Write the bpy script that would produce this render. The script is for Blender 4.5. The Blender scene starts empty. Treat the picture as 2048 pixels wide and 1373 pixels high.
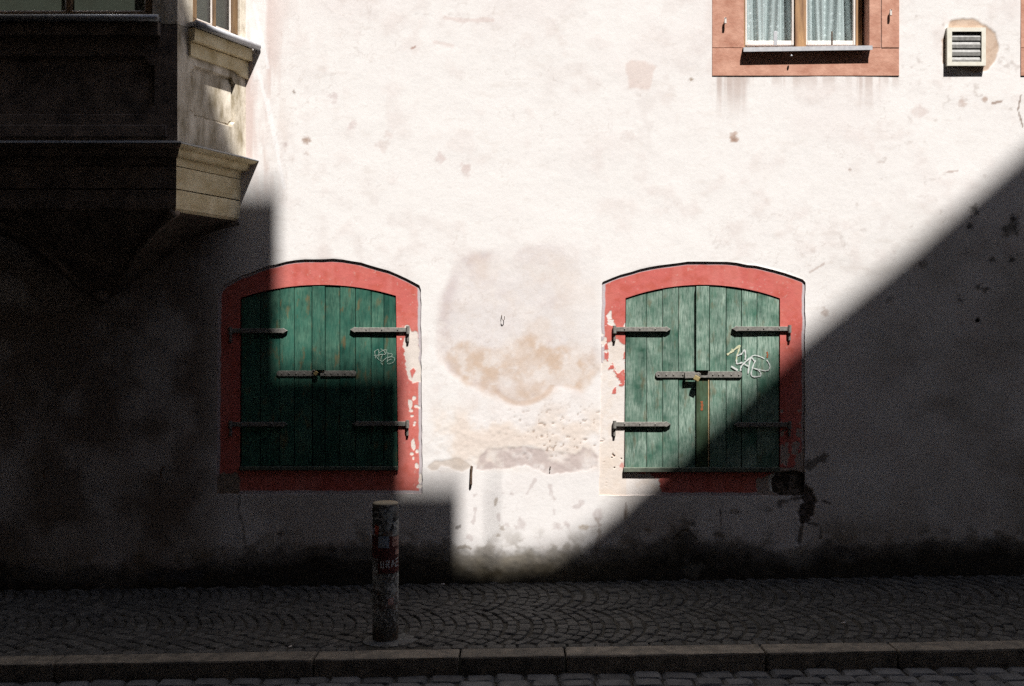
import bpy, bmesh, math, random
import numpy as np
from mathutils import Vector, Matrix

# ------------------------------------------------------------------ camera, world, sun, exposure
S = bpy.context.scene
COL = S.collection
EYE = 1.77            # eye height above the pavement (m)
DIST = 7.4            # camera to wall (m)
FPX = 2000.0          # focal length in photo pixels (photo is 2048 wide)

cam = bpy.data.cameras.new('camera')
cam.sensor_width = 36.0
cam.lens = 36.0 * FPX / 2048.0
cam.clip_end = 500.0
camo = bpy.data.objects.new('camera', cam)
camo.location = (0, -DIST, EYE)
camo.rotation_euler = (math.radians(90), 0, 0)
COL.objects.link(camo)
S.camera = camo

SUN = Vector((0.50, -1.0, 2.40)).normalized()
world = bpy.data.worlds.new('World')
S.world = world
world.use_nodes = True
wn = world.node_tree
bg = wn.nodes.get('Background') or wn.nodes.new('ShaderNodeBackground')
sky = wn.nodes.new('ShaderNodeTexSky')
sky.sky_type = 'NISHITA'
sky.sun_disc = False
sky.sun_elevation = math.asin(SUN.z)
sky.sun_rotation = math.atan2(SUN.x, SUN.y)
sky.altitude = 300
wn.links.new(sky.outputs[0], bg.inputs[0])
bg.inputs[1].default_value = 0.062

sl = bpy.data.lights.new('sun', 'SUN')
sl.energy = 5.0
sl.angle = math.radians(0.33)
sl.color = (1.0, 0.978, 0.95)
so = bpy.data.objects.new('sun', sl)
so.rotation_euler = SUN.to_track_quat('Z', 'Y').to_euler()
so.location = (0, 0, 30)
COL.objects.link(so)

S.view_settings.view_transform = 'Standard'
S.view_settings.look = 'None'
S.view_settings.gamma = 1.0
S.view_settings.exposure = 1.42
S.cycles.use_denoising = False
S.cycles.max_bounces = 8
S.cycles.diffuse_bounces = 5
S.cycles.sample_clamp_indirect = 4.0

rnd = random.Random(7)
rng = np.random.RandomState(11)

# ------------------------------------------------------------------ helpers
def PX(px, Y=0.0):
    return (px - 1024.0) * (DIST + Y) / FPX
def PZ(py, Y=0.0):
    return EYE + (686.5 - py) * (DIST + Y) / FPX
def gz(X):                       # the street climbs gently to the right
    return 0.0155 * X
def s2l(c):
    c = np.asarray(c, float) / 255.0
    return np.where(c <= 0.04045, c / 12.92, ((c + 0.055) / 1.055) ** 2.4)
def D(r, g, b, k=0.66):          # base colour of a surface that photographs as r,g,b in the sun
    return s2l((r, g, b)) * k
def L3(c):
    return (float(c[0]), float(c[1]), float(c[2]), 1.0)

def tag(o, label=None, cat=None, group=None, kind=None):
    if label: o['label'] = label
    if cat: o['category'] = cat
    if group: o['group'] = group
    if kind: o['kind'] = kind
    return o
def empty(name, loc=(0, 0, 0), parent=None, **k):
    o = bpy.data.objects.new(name, None)
    o.empty_display_size = 0.1
    COL.objects.link(o)
    o.location = loc
    if parent:
        attach(o, parent)
    bpy.context.view_layer.update()
    return tag(o, **k)
WORLD = {}
def wloc(p):
    v = Vector(p.location)
    if p.parent: v = v + wloc(p.parent)
    return v
def attach(o, parent):           # every parent here is unrotated and unscaled, so offsets are enough
    o.parent = parent
    o.location = Vector(o.location) - wloc(parent)
def link_mesh(name, me, mat=None, parent=None, recenter=True, smooth=False, **k):
    if mat: me.materials.append(mat)
    o = bpy.data.objects.new(name, me)
    COL.objects.link(o)
    if recenter and len(me.vertices):
        n = len(me.vertices)
        co = np.empty(n * 3, np.float32); me.vertices.foreach_get('co', co)
        co = co.reshape(-1, 3)
        c = (co.min(0) + co.max(0)) / 2
        co -= c
        me.vertices.foreach_set('co', co.ravel())
        o.location = Vector([float(v) for v in c])
    if smooth:
        me.polygons.foreach_set('use_smooth', [True] * len(me.polygons))
    if parent: attach(o, parent)
    me.update()
    return tag(o, **k)
def from_arrays(name, v, f, mat=None, parent=None, col=None, smooth=False, recenter=True, **k):
    me = bpy.data.meshes.new(name)
    me.from_pydata(v if isinstance(v, list) else v.tolist(), [], f if isinstance(f, list) else f.tolist())
    if col is not None:
        a = me.color_attributes.new('Col', 'FLOAT_COLOR', 'POINT')
        c = np.ones((len(v), 4), np.float32); c[:, :3] = col
        a.data.foreach_set('color', c.ravel())
    return link_mesh(name, me, mat, parent, smooth=smooth, recenter=recenter, **k)
def from_bm(name, bm, mat=None, parent=None, smooth=False, **k):
    bmesh.ops.recalc_face_normals(bm, faces=bm.faces)
    me = bpy.data.meshes.new(name)
    bm.to_mesh(me); bm.free()
    return link_mesh(name, me, mat, parent, smooth=smooth, **k)

def add_box(bm, x0, x1, y0, y1, z0, z1, bev=0.0, seg=1, M=None):
    vs = [bm.verts.new(p) for p in ((x0,y0,z0),(x1,y0,z0),(x1,y1,z0),(x0,y1,z0),(x0,y0,z1),(x1,y0,z1),(x1,y1,z1),(x0,y1,z1))]
    fs = [bm.faces.new([vs[i] for i in q]) for q in ((0,3,2,1),(4,5,6,7),(0,1,5,4),(1,2,6,5),(2,3,7,6),(3,0,4,7))]
    out = vs
    if bev > 0:
        es = list({e for f in fs for e in f.edges})
        r = bmesh.ops.bevel(bm, geom=es, offset=bev, segments=seg, profile=0.6, affect='EDGES')
        out = list({v for f in r['faces'] for v in f.verts})
    if M is not None:
        for v in out: v.co = M @ v.co
    return out
def box(name, x0, x1, y0, y1, z0, z1, mat, parent=None, bev=0.0, seg=1, M=None, **k):
    bm = bmesh.new()
    add_box(bm, min(x0,x1), max(x0,x1), min(y0,y1), max(y0,y1), min(z0,z1), max(z0,z1), bev, seg, M)
    return from_bm(name, bm, mat, parent, **k)
def offset_poly(p, d):           # inset a closed 2-D outline by d
    p = np.asarray(p, float); n = len(p)
    area = 0.5 * np.sum(p[:,0] * np.roll(p[:,1], -1) - np.roll(p[:,0], -1) * p[:,1])
    s = 1.0 if area > 0 else -1.0
    out = []
    for i in range(n):
        a, b, c = p[i-1], p[i], p[(i+1) % n]
        e1 = (b - a) / (np.linalg.norm(b - a) + 1e-9); e2 = (c - b) / (np.linalg.norm(c - b) + 1e-9)
        n1 = np.array([-e1[1], e1[0]]) * s; n2 = np.array([-e2[1], e2[0]]) * s
        m = n1 + n2; m /= (np.linalg.norm(m) + 1e-9)
        out.append(b + m * d / max(0.35, float(np.dot(m, n1))))
    return np.array(out)
def slab_bm(bm, outline, yf, yb, bev):
    """prism of an XZ outline between yf (front) and yb (back) with a small chamfer round the front"""
    o = np.asarray(outline, float); n = len(o)
    i = offset_poly(o, bev) if bev > 0 else o
    f = [bm.verts.new((a[0], yf, a[1])) for a in i]
    m = [bm.verts.new((a[0], yf + bev, a[1])) for a in o]
    b = [bm.verts.new((a[0], yb, a[1])) for a in o]
    bm.faces.new(f); bm.faces.new(b[::-1])
    for k in range(n):
        j = (k + 1) % n
        bm.faces.new((f[k], m[k], m[j], f[j])); bm.faces.new((m[k], b[k], b[j], m[j]))
def slab(name, outline, yf, yb, mat, parent=None, bev=0.0015, **k):
    bm = bmesh.new(); slab_bm(bm, outline, yf, yb, bev)
    return from_bm(name, bm, mat, parent, **k)
def add_tube(bm, pts, r, seg=8, cap=True):
    rings = []
    for i, p in enumerate(pts):
        p = Vector(p)
        a = Vector(pts[max(i-1, 0)]); b = Vector(pts[min(i+1, len(pts)-1)])
        t = (b - a).normalized()
        u = t.cross(Vector((0, 0, 1)) if abs(t.z) < 0.9 else Vector((0, 1, 0))).normalized()
        v = t.cross(u)
        rr = r[i] if isinstance(r, (list, tuple)) else r
        rings.append([bm.verts.new(p + (u * math.cos(2*math.pi*k/seg) + v * math.sin(2*math.pi*k/seg)) * rr) for k in range(seg)])
    for a, b in zip(rings, rings[1:]):
        for k in range(seg):
            bm.faces.new((a[k], a[(k+1) % seg], b[(k+1) % seg], b[k]))
    if cap:
        bm.faces.new(rings[0][::-1]); bm.faces.new(rings[-1])

# ---- 2-D noise and shapes for the numpy painting of plaster
_T = [rng.rand(256, 256) for _ in range(6)]
def vnoise(x, y, k=0):
    t = _T[k % 6]
    xi = np.floor(x).astype(int); yi = np.floor(y).astype(int)
    fx = x - xi; fy = y - yi
    fx = fx*fx*(3-2*fx); fy = fy*fy*(3-2*fy)
    a = t[xi & 255, yi & 255]; b = t[(xi+1) & 255, yi & 255]
    c = t[xi & 255, (yi+1) & 255]; d = t[(xi+1) & 255, (yi+1) & 255]
    return (a*(1-fx)+b*fx)*(1-fy) + (c*(1-fx)+d*fx)*fy
def fbm(x, y, sc, oct=4, k=0, ax=1.0, ay=1.0):   # 0..1, sc in pixels
    v = 0; a = 1; t = 0; f = 1.0 / sc
    for o in range(oct):
        v = v + a * vnoise(x*f*ax + 17.3*o + 5*k, y*f*ay + 9.1*o + 3*k, o + k); t += a; a *= 0.55; f *= 2.03
    return v / t
def sst(a, b, x):
    t = np.clip((x - a) / (b - a), 0, 1)
    return t*t*(3-2*t)
def seg_dist(x, y, pts, closed=False):
    d = np.full(x.shape, 1e9)
    n = len(pts)
    for i in range(n if closed else n-1):
        ax, ay = pts[i]; bx, by = pts[(i+1) % n]
        vx, vy = bx-ax, by-ay
        L = vx*vx + vy*vy + 1e-9
        t = np.clip(((x-ax)*vx + (y-ay)*vy)/L, 0, 1)
        d = np.minimum(d, np.hypot(x-ax-t*vx, y-ay-t*vy))
    return d
def inside(x, y, pts):
    r = np.zeros(x.shape, bool)
    n = len(pts); j = n-1
    for i in range(n):
        xi, yi = pts[i]; xj, yj = pts[j]
        c = ((yi > y) != (yj > y)) & (x < (xj-xi)*(y-yi)/((yj-yi) + 1e-12) + xi)
        r ^= c; j = i
    return r
def sdf(x, y, pts):              # negative inside
    d = seg_dist(x, y, pts, True)
    return np.where(inside(x, y, pts), -d, d)
def mixc(c, m, col):
    m = m[:, None]
    return c * (1-m) + np.asarray(col)[None, :] * m

def arc3(p0, p1, p2, n=22):
    (x1,y1),(x2,y2),(x3,y3) = p0, p1, p2
    d = 2*(x1*(y2-y3)+x2*(y3-y1)+x3*(y1-y2))
    ux = ((x1*x1+y1*y1)*(y2-y3)+(x2*x2+y2*y2)*(y3-y1)+(x3*x3+y3*y3)*(y1-y2))/d
    uy = ((x1*x1+y1*y1)*(x3-x2)+(x2*x2+y2*y2)*(x1-x3)+(x3*x3+y3*y3)*(x2-x1))/d
    r = math.hypot(x1-ux, y1-uy)
    a0 = math.atan2(y1-uy, x1-ux); a1 = math.atan2(y3-uy, x3-ux)
    return [(ux+r*math.cos(a0+(a1-a0)*i/(n-1)), uy+r*math.sin(a0+(a1-a0)*i/(n-1))) for i in range(n)]

# outlines on the wall, in photo pixels of the wall plane
OUT_L = [(433, 988)] + [(436, 590), (440, 580)] + arc3((449, 570), (637, 518), (828, 565)) + [(838, 571), (842, 580), (845, 988)]
OUT_R = [(1198, 992), (1204, 567)] + arc3((1206, 564), (1396, 523), (1606, 560)) + [(1611, 565), (1609, 992)]
INN_L = [(480, 938)] + arc3((481, 596), (637, 570), (792, 592)) + [(797, 938)]
INN_R = [(1248, 940)] + arc3((1251, 597), (1396, 570), (1560, 597)) + [(1560, 940)]
def wobble(poly, seed, amp=0.9, step=14.0):
    r = random.Random(seed); out = []
    n = len(poly)
    for i in range(n):
        a, b = poly[i], poly[(i+1) % n]
        L = math.hypot(b[0]-a[0], b[1]-a[1]); k = max(1, int(L/step))
        for j in range(k):
            t = j/k; q = 0.0 if j == 0 and L > 30 else 1.0
            out.append((a[0]+(b[0]-a[0])*t+r.uniform(-amp, amp)*q, a[1]+(b[1]-a[1])*t+r.uniform(-amp, amp)*q))
    return out
OUT_L = wobble(OUT_L, 3); OUT_R = wobble(OUT_R, 4)
def to_world(poly, Y=0.0):
    return [(PX(p[0], Y), PZ(p[1], Y)) for p in poly]

# ------------------------------------------------------------------ materials
def new_mat(name):
    m = bpy.data.materials.new(name); m.use_nodes = True
    nt = m.node_tree
    return m, nt, nt.nodes['Principled BSDF']
def N(nt, t, **kw):
    n = nt.nodes.new(t)
    for k, v in kw.items():
        if k.startswith('in_'): n.inputs[k[3:].replace('_', ' ')].default_value = v
        else: setattr(n, k, v)
    return n
def pos(nt, sx=1, sy=1, sz=1, rand=False):
    g = N(nt, 'ShaderNodeNewGeometry'); mp = N(nt, 'ShaderNodeMapping')
    mp.inputs['Scale'].default_value = (sx, sy, sz)
    nt.links.new(g.outputs['Position'], mp.inputs['Vector'])
    if rand:
        oi = N(nt, 'ShaderNodeObjectInfo'); mu = N(nt, 'ShaderNodeMath', operation='MULTIPLY'); mu.inputs[1].default_value = 37.0
        nt.links.new(oi.outputs['Random'], mu.inputs[0])
        cb = N(nt, 'ShaderNodeCombineXYZ')
        nt.links.new(mu.outputs[0], cb.inputs[0]); nt.links.new(mu.outputs[0], cb.inputs[2])
        nt.links.new(cb.outputs[0], mp.inputs['Location'])
    return mp.outputs['Vector']
def noise(nt, vec, scale, detail=4, rough=0.55):
    n = N(nt, 'ShaderNodeTexNoise'); n.inputs['Scale'].default_value = scale
    n.inputs['Detail'].default_value = detail; n.inputs['Roughness'].default_value = rough
    nt.links.new(vec, n.inputs['Vector'])
    return n.outputs['Fac']
def ramp(nt, fac, stops):
    r = N(nt, 'ShaderNodeValToRGB')
    e = r.color_ramp.elements
    while len(e) < len(stops): e.new(0.5)
    for i, (p, c) in enumerate(stops):
        e[i].position = p
        e[i].color = L3(c) if hasattr(c, '__len__') else (c, c, c, 1)
    nt.links.new(fac, r.inputs[0])
    return r.outputs[0]
def mix(nt, fac, a, b, blend='MIX'):
    m = N(nt, 'ShaderNodeMix', data_type='RGBA', blend_type=blend)
    for i, v in ((0, fac), (6, a), (7, b)):
        s = m.inputs[i]
        if isinstance(v, bpy.types.NodeSocket): nt.links.new(v, s)
        elif hasattr(v, '__len__'): s.default_value = L3(v)
        else: s.default_value = v if i == 0 else (v, v, v, 1)
    return m.outputs[2]
def bump(nt, h, strength, dist, bs):
    b = N(nt, 'ShaderNodeBump'); b.inputs['Strength'].default_value = strength; b.inputs['Distance'].default_value = dist
    nt.links.new(h, b.inputs['Height'])
    nt.links.new(b.outputs[0], bs.inputs['Normal'])
def plaster_mat(name, grain=0.12, bstr=0.35, rough=0.95):
    """colour comes from what is painted on the mesh; nodes add grain and fine relief"""
    m, nt, bs = new_mat(name)
    at = N(nt, 'ShaderNodeAttribute', attribute_name='Col')
    p = pos(nt)
    n1 = noise(nt, p, 260, 3, 0.7); n2 = noise(nt, p, 38, 5, 0.6); n3 = noise(nt, p, 9, 4, 0.6)
    g = ramp(nt, n1, [(0.3, 1-grain), (0.7, 1+grain*0.4)])
    g2 = ramp(nt, n2, [(0.3, 0.955), (0.65, 1.0)])
    c = mix(nt, 1.0, at.outputs['Color'], g, 'MULTIPLY'); c = mix(nt, 1.0, c, g2, 'MULTIPLY')
    nt.links.new(c, bs.inputs['Base Color'])
    bs.inputs['Roughness'].default_value = rough
    bs.inputs['Specular IOR Level'].default_value = 0.08
    add = N(nt, 'ShaderNodeMath', operation='MULTIPLY_ADD'); add.inputs[1].default_value = 0.25
    nt.links.new(n1, add.inputs[0]); nt.links.new(n2, add.inputs[2])
    add2 = N(nt, 'ShaderNodeMath', operation='MULTIPLY_ADD'); add2.inputs[1].default_value = 1.6
    nt.links.new(n3, add2.inputs[0]); nt.links.new(add.outputs[0], add2.inputs[2])
    bump(nt, add2.outputs[0], bstr, 0.004, bs)
    return m
def simple_mat(name, c1, c2, scale=20, rough=0.8, metal=0.0, bstr=0.2, bdist=0.002, stretch=(1,1,1), rand=True, tone=0.15, spec=0.5):
    m, nt, bs = new_mat(name)
    p = pos(nt, *stretch, rand=rand)
    n1 = noise(nt, p, scale, 6, 0.65)
    c = ramp(nt, n1, [(0.32, c1), (0.68, c2)])
    if tone:
        oi = N(nt, 'ShaderNodeObjectInfo')
        c = mix(nt, 1.0, c, ramp(nt, oi.outputs['Random'], [(0.0, 1-tone), (1.0, 1+tone)]), 'MULTIPLY')
    nt.links.new(c, bs.inputs['Base Color'])
    bs.inputs['Roughness'].default_value = rough; bs.inputs['Metallic'].default_value = metal
    bs.inputs['Specular IOR Level'].default_value = spec
    n2 = noise(nt, p, scale*4, 4, 0.7)
    bump(nt, n2, bstr, bdist, bs)
    return m

M_PLASTER = plaster_mat('old_lime_plaster', grain=0.09, bstr=0.16)
M_PAINTED = plaster_mat('painted_render', grain=0.10, bstr=0.25, rough=0.85)
M_BOLLARD = plaster_mat('weathered_bollard_paint', grain=0.25, bstr=0.5, rough=0.7)

def wood_mat(name, dark, mid, pale, palef, rust):
    m, nt, bs = new_mat(name)
    p = pos(nt, 1, 1, 0.10, rand=True); q = pos(nt, rand=True)
    fine = noise(nt, p, 160, 6, 0.7)
    big = noise(nt, q, 3.2, 5, 0.65)
    st = noise(nt, pos(nt, 1, 1, 0.22, rand=True), 26, 6, 0.7)
    c = ramp(nt, st, [(0.30, dark), (0.55, mid), (0.8, mid*1.25)])
    pm = N(nt, 'ShaderNodeMath', operation='MULTIPLY'); nt.links.new(ramp(nt, big, [(0.36, 0.0), (0.62, 1.0)]), pm.inputs[0])
    nt.links.new(ramp(nt, fine, [(0.36, 0.15), (0.62, palef)]), pm.inputs[1])
    c = mix(nt, pm.outputs[0], c, pale)
    # bare, rusty wood showing in a few streaks
    rs = noise(nt, pos(nt, 1, 1, 0.35, rand=True), 19, 4, 0.6)
    c = mix(nt, ramp(nt, rs, [(0.58, 0.0), (0.70, rust)]), c, D(128, 96, 56))
    oi = N(nt, 'ShaderNodeObjectInfo')
    c = mix(nt, 1.0, c, ramp(nt, oi.outputs['Random'], [(0.0, 0.82), (1.0, 1.15)]), 'MULTIPLY')
    nt.links.new(c, bs.inputs['Base Color'])
    bs.inputs['Roughness'].default_value = 0.85
    bs.inputs['Specular IOR Level'].default_value = 0.08
    bump(nt, fine, 0.5, 0.0012, bs)
    return m
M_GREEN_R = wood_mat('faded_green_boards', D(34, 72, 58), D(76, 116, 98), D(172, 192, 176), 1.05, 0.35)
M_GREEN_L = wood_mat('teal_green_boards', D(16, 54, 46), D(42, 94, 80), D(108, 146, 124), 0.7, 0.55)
M_BARE = wood_mat('bare_weathered_board', D(62, 62, 36), D(72, 92, 68), D(104, 132, 108), 0.9, 1.0)
M_IRON = simple_mat('grey_wrought_iron', D(98, 94, 88), D(150, 146, 138), 60, 0.85, 0.0, 0.5, 0.001, tone=0.08)
M_RUST = simple_mat('rusty_iron', D(60, 42, 30), D(105, 82, 60), 60, 0.85, 0.0, 0.5, 0.001)
M_ZINC = simple_mat('zinc_sheet', D(190, 190, 195), D(222, 222, 224), 30, 0.5, 0.25, 0.2, 0.001, tone=0.03)
M_BRASS = simple_mat('brass', D(190, 165, 105), D(225, 205, 150), 60, 0.4, 0.6, 0.2, 0.0005)
M_STONE = simple_mat('pink_sandstone', D(180, 122, 98), D(216, 164, 140), 9, 0.9, 0.0, 0.7, 0.002, stretch=(1, 1, 1.3), tone=0.05)
M_WOODB = simple_mat('brown_varnished_wood', D(120, 80, 46), D(188, 144, 96), 30, 0.55, 0, 0.3, 0.001, stretch=(1, 1, 0.1), tone=0.08)
M_WHITEP = simple_mat('white_window_paint', D(225, 212, 202), D(238, 230, 222), 30, 0.6, 0, 0.2, 0.001, tone=0.03)
M_VENT = simple_mat('cream_plastic', D(225, 218, 200), D(240, 236, 222), 25, 0.55, 0, 0.1, 0.001, tone=0.02)
M_LOUVRE = simple_mat('grey_louvre', D(120, 118, 113), D(165, 163, 158), 40, 0.6, 0, 0.4, 0.002, tone=0.06)
M_DARK = simple_mat('dark_interior', (0.01,)*3, (0.016,)*3, 5, 0.95, tone=0, spec=0.0)
M_KERB = simple_mat('granite_kerb', (0.06, 0.052, 0.042), (0.19, 0.16, 0.125), 14, 0.85, 0, 0.6, 0.004, tone=0.22)
M_SETT = simple_mat('granite_sett', (0.020, 0.0195, 0.019), (0.062, 0.058, 0.052), 16, 0.8, 0, 0.9, 0.004, tone=0.42)
M_RSETT = simple_mat('road_sett', (0.03, 0.031, 0.034), (0.08, 0.08, 0.084), 12, 0.75, 0, 0.9, 0.005, tone=0.35)
M_JOINT = simple_mat('dark_joint_sand', (0.018, 0.015, 0.011), (0.04, 0.035, 0.026), 30, 0.98, 0, 0.8, 0.006, rand=False, tone=0)
M_MORTAR = simple_mat('grey_mortar', (0.05, 0.05, 0.048), (0.13, 0.13, 0.125), 14, 0.9, 0, 0.8, 0.004, tone=0)
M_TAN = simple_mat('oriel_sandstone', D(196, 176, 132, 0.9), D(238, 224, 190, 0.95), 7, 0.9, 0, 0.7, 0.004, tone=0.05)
M_SHADE = simple_mat('shade_darkened_stone', (0.06, 0.048, 0.040), (0.20, 0.155, 0.125), 6, 0.95, 0, 0.7, 0.004, tone=0.05)  # darker copy of the oriel stone, shade of front and corbel painted in
M_PALE = simple_mat('oriel_pale_paint', D(140, 126, 100, 0.8), D(242, 232, 216, 0.85), 9, 0.9, 0, 0.8, 0.005, stretch=(1, 1, 0.35), tone=0.03)
M_FLASH = simple_mat('lead_flashing', (0.16, 0.17, 0.18), (0.30, 0.30, 0.30), 20, 0.45, 0.4, 0.3, 0.002, tone=0.05)
M_OPP = simple_mat('ochre_render', (0.095, 0.075, 0.05), (0.125, 0.10, 0.065), 2, 0.95, tone=0.05, spec=0.1)
M_OPPD = simple_mat('dark_brown_render', (0.03, 0.025, 0.02), (0.05, 0.04, 0.032), 2, 0.95, tone=0.05)
M_ROOF = simple_mat('clay_roof_tiles', (0.16, 0.07, 0.045), (0.24, 0.11, 0.07), 8, 0.9, tone=0.1)
def glass_mat(name, tint=(0.93, 0.95, 0.95), refl=0.12):
    m, nt, bs = new_mat(name)
    tr = N(nt, 'ShaderNodeBsdfTransparent'); tr.inputs[0].default_value = L3(tint)
    gl = N(nt, 'ShaderNodeBsdfGlossy'); gl.inputs['Roughness'].default_value = 0.04
    lw = N(nt, 'ShaderNodeLayerWeight'); lw.inputs['Blend'].default_value = 0.5
    fr = N(nt, 'ShaderNodeMath', operation='POWER'); fr.inputs[1].default_value = 3.5; nt.links.new(lw.outputs['Facing'], fr.inputs[0])
    ad = N(nt, 'ShaderNodeMath', operation='ADD'); ad.inputs[1].default_value = refl+0.03; nt.links.new(fr.outputs[0], ad.inputs[0]); ad.use_clamp = True
    mx = N(nt, 'ShaderNodeMixShader')
    nt.links.new(ad.outputs[0], mx.inputs[0]); nt.links.new(tr.outputs[0], mx.inputs[1]); nt.links.new(gl.outputs[0], mx.inputs[2])
    nt.links.new(mx.outputs[0], nt.nodes['Material Output'].inputs['Surface'])
    p = pos(nt); b = N(nt, 'ShaderNodeBump'); b.inputs['Strength'].default_value = 0.12; b.inputs['Distance'].default_value = 0.01
    nt.links.new(noise(nt, p, 4, 2), b.inputs['Height']); nt.links.new(b.outputs[0], gl.inputs['Normal'])
    return m
M_GLASS = glass_mat('window_glass', refl=0.02)
M_GLASSD = glass_mat('oriel_glass', (0.55, 0.58, 0.55), 0.06)
def lace_mat():
    m, nt, bs = new_mat('lace_curtain')
    p = pos(nt, 1, 0, 1)
    v = N(nt, 'ShaderNodeTexVoronoi'); v.inputs['Scale'].default_value = 19; v.inputs['Randomness'].default_value = 0.25
    nt.links.new(p, v.inputs['Vector'])
    dots = ramp(nt, v.outputs['Distance'], [(0.10, 1.0), (0.24, 0.0)])
    c = mix(nt, dots, ramp(nt, noise(nt, p, 120, 3), [(0.3, D(190, 200, 200, 0.95)), (0.7, D(224, 229, 228, 0.95))]), D(240, 246, 246, 1.0))
    nt.links.new(c, bs.inputs['Base Color']); bs.inputs['Roughness'].default_value = 0.9
    return m
M_LACE = lace_mat()
M_NET = simple_mat('oriel_curtain', D(170, 165, 140), D(200, 195, 170), 12, 0.9, tone=0)

# ------------------------------------------------------------------ painting of the big wall
W0 = D(247, 242, 238, 0.665)
def blob(c, x, y, cx, cy, r, col, a=1.0, soft=0.5, n=0.6, ry=None):
    ry = ry or r
    m = (np.abs(x-cx) < r*2.2) & (np.abs(y-cy) < ry*2.2)
    if not m.any(): return c
    xx, yy = x[m], y[m]
    d = np.hypot((xx-cx)/r, (yy-cy)/ry) + n*(fbm(xx, yy, max(r, ry)*0.8, 4, 2) - 0.5)*3.4
    k = (1 - sst(1-soft, 1+soft*0.5, d))*a*(0.55+0.6*fbm(xx, yy, 6, 3, 1))
    c[m] = mixc(c[m], k, col)
    return c
def stroke(c, x, y, pts, r, col, a=1.0, n=0.5):
    xs = [p[0] for p in pts]; ys = [p[1] for p in pts]
    m = (x > min(xs)-r*3) & (x < max(xs)+r*3) & (y > min(ys)-r*3) & (y < max(ys)+r*3)
    if not m.any(): return c
    xx, yy = x[m], y[m]
    d = seg_dist(xx, yy, pts)/r + n*(fbm(xx, yy, 9, 3, 1)-0.5)*2.2
    c[m] = mixc(c[m], (1 - sst(0.55, 1.1, d))*a, col)
    return c
def region(x, y, poly, soft, amp, sc, k=0, oct=4):
    xs = [p[0] for p in poly]; ys = [p[1] for p in poly]
    o = np.zeros(x.shape)
    m = (x > min(xs)-amp-soft-20) & (x < max(xs)+amp+soft+20) & (y > min(ys)-amp-soft-20) & (y < max(ys)+amp+soft+20)
    if m.any():
        xx, yy = x[m], y[m]
        d = sdf(xx, yy, poly) + amp*2*(fbm(xx, yy, sc, oct, k)-0.5)
        o[m] = 1 - sst(-soft, soft, d)
    return o

def dirt_top(x):
    xs = [-400, 0, 130, 300, 420, 500, 560, 640, 760, 840, 900, 950, 1020, 1100, 1170, 1230, 1290, 1340, 1370, 1400, 1470, 1530, 1600, 1650, 1720, 1800, 1870, 1960, 2050, 2400]
    ys = [1130, 1132, 1140, 1138, 1120, 1112, 1098, 1092, 1090, 1094, 1092, 1102, 1108, 1104, 1100, 1090, 1084, 1076, 1063, 1078, 1090, 1098, 1100, 1082, 1090, 1086, 1076, 1080, 1078, 1080]
    return np.interp(x, xs, ys)

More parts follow.
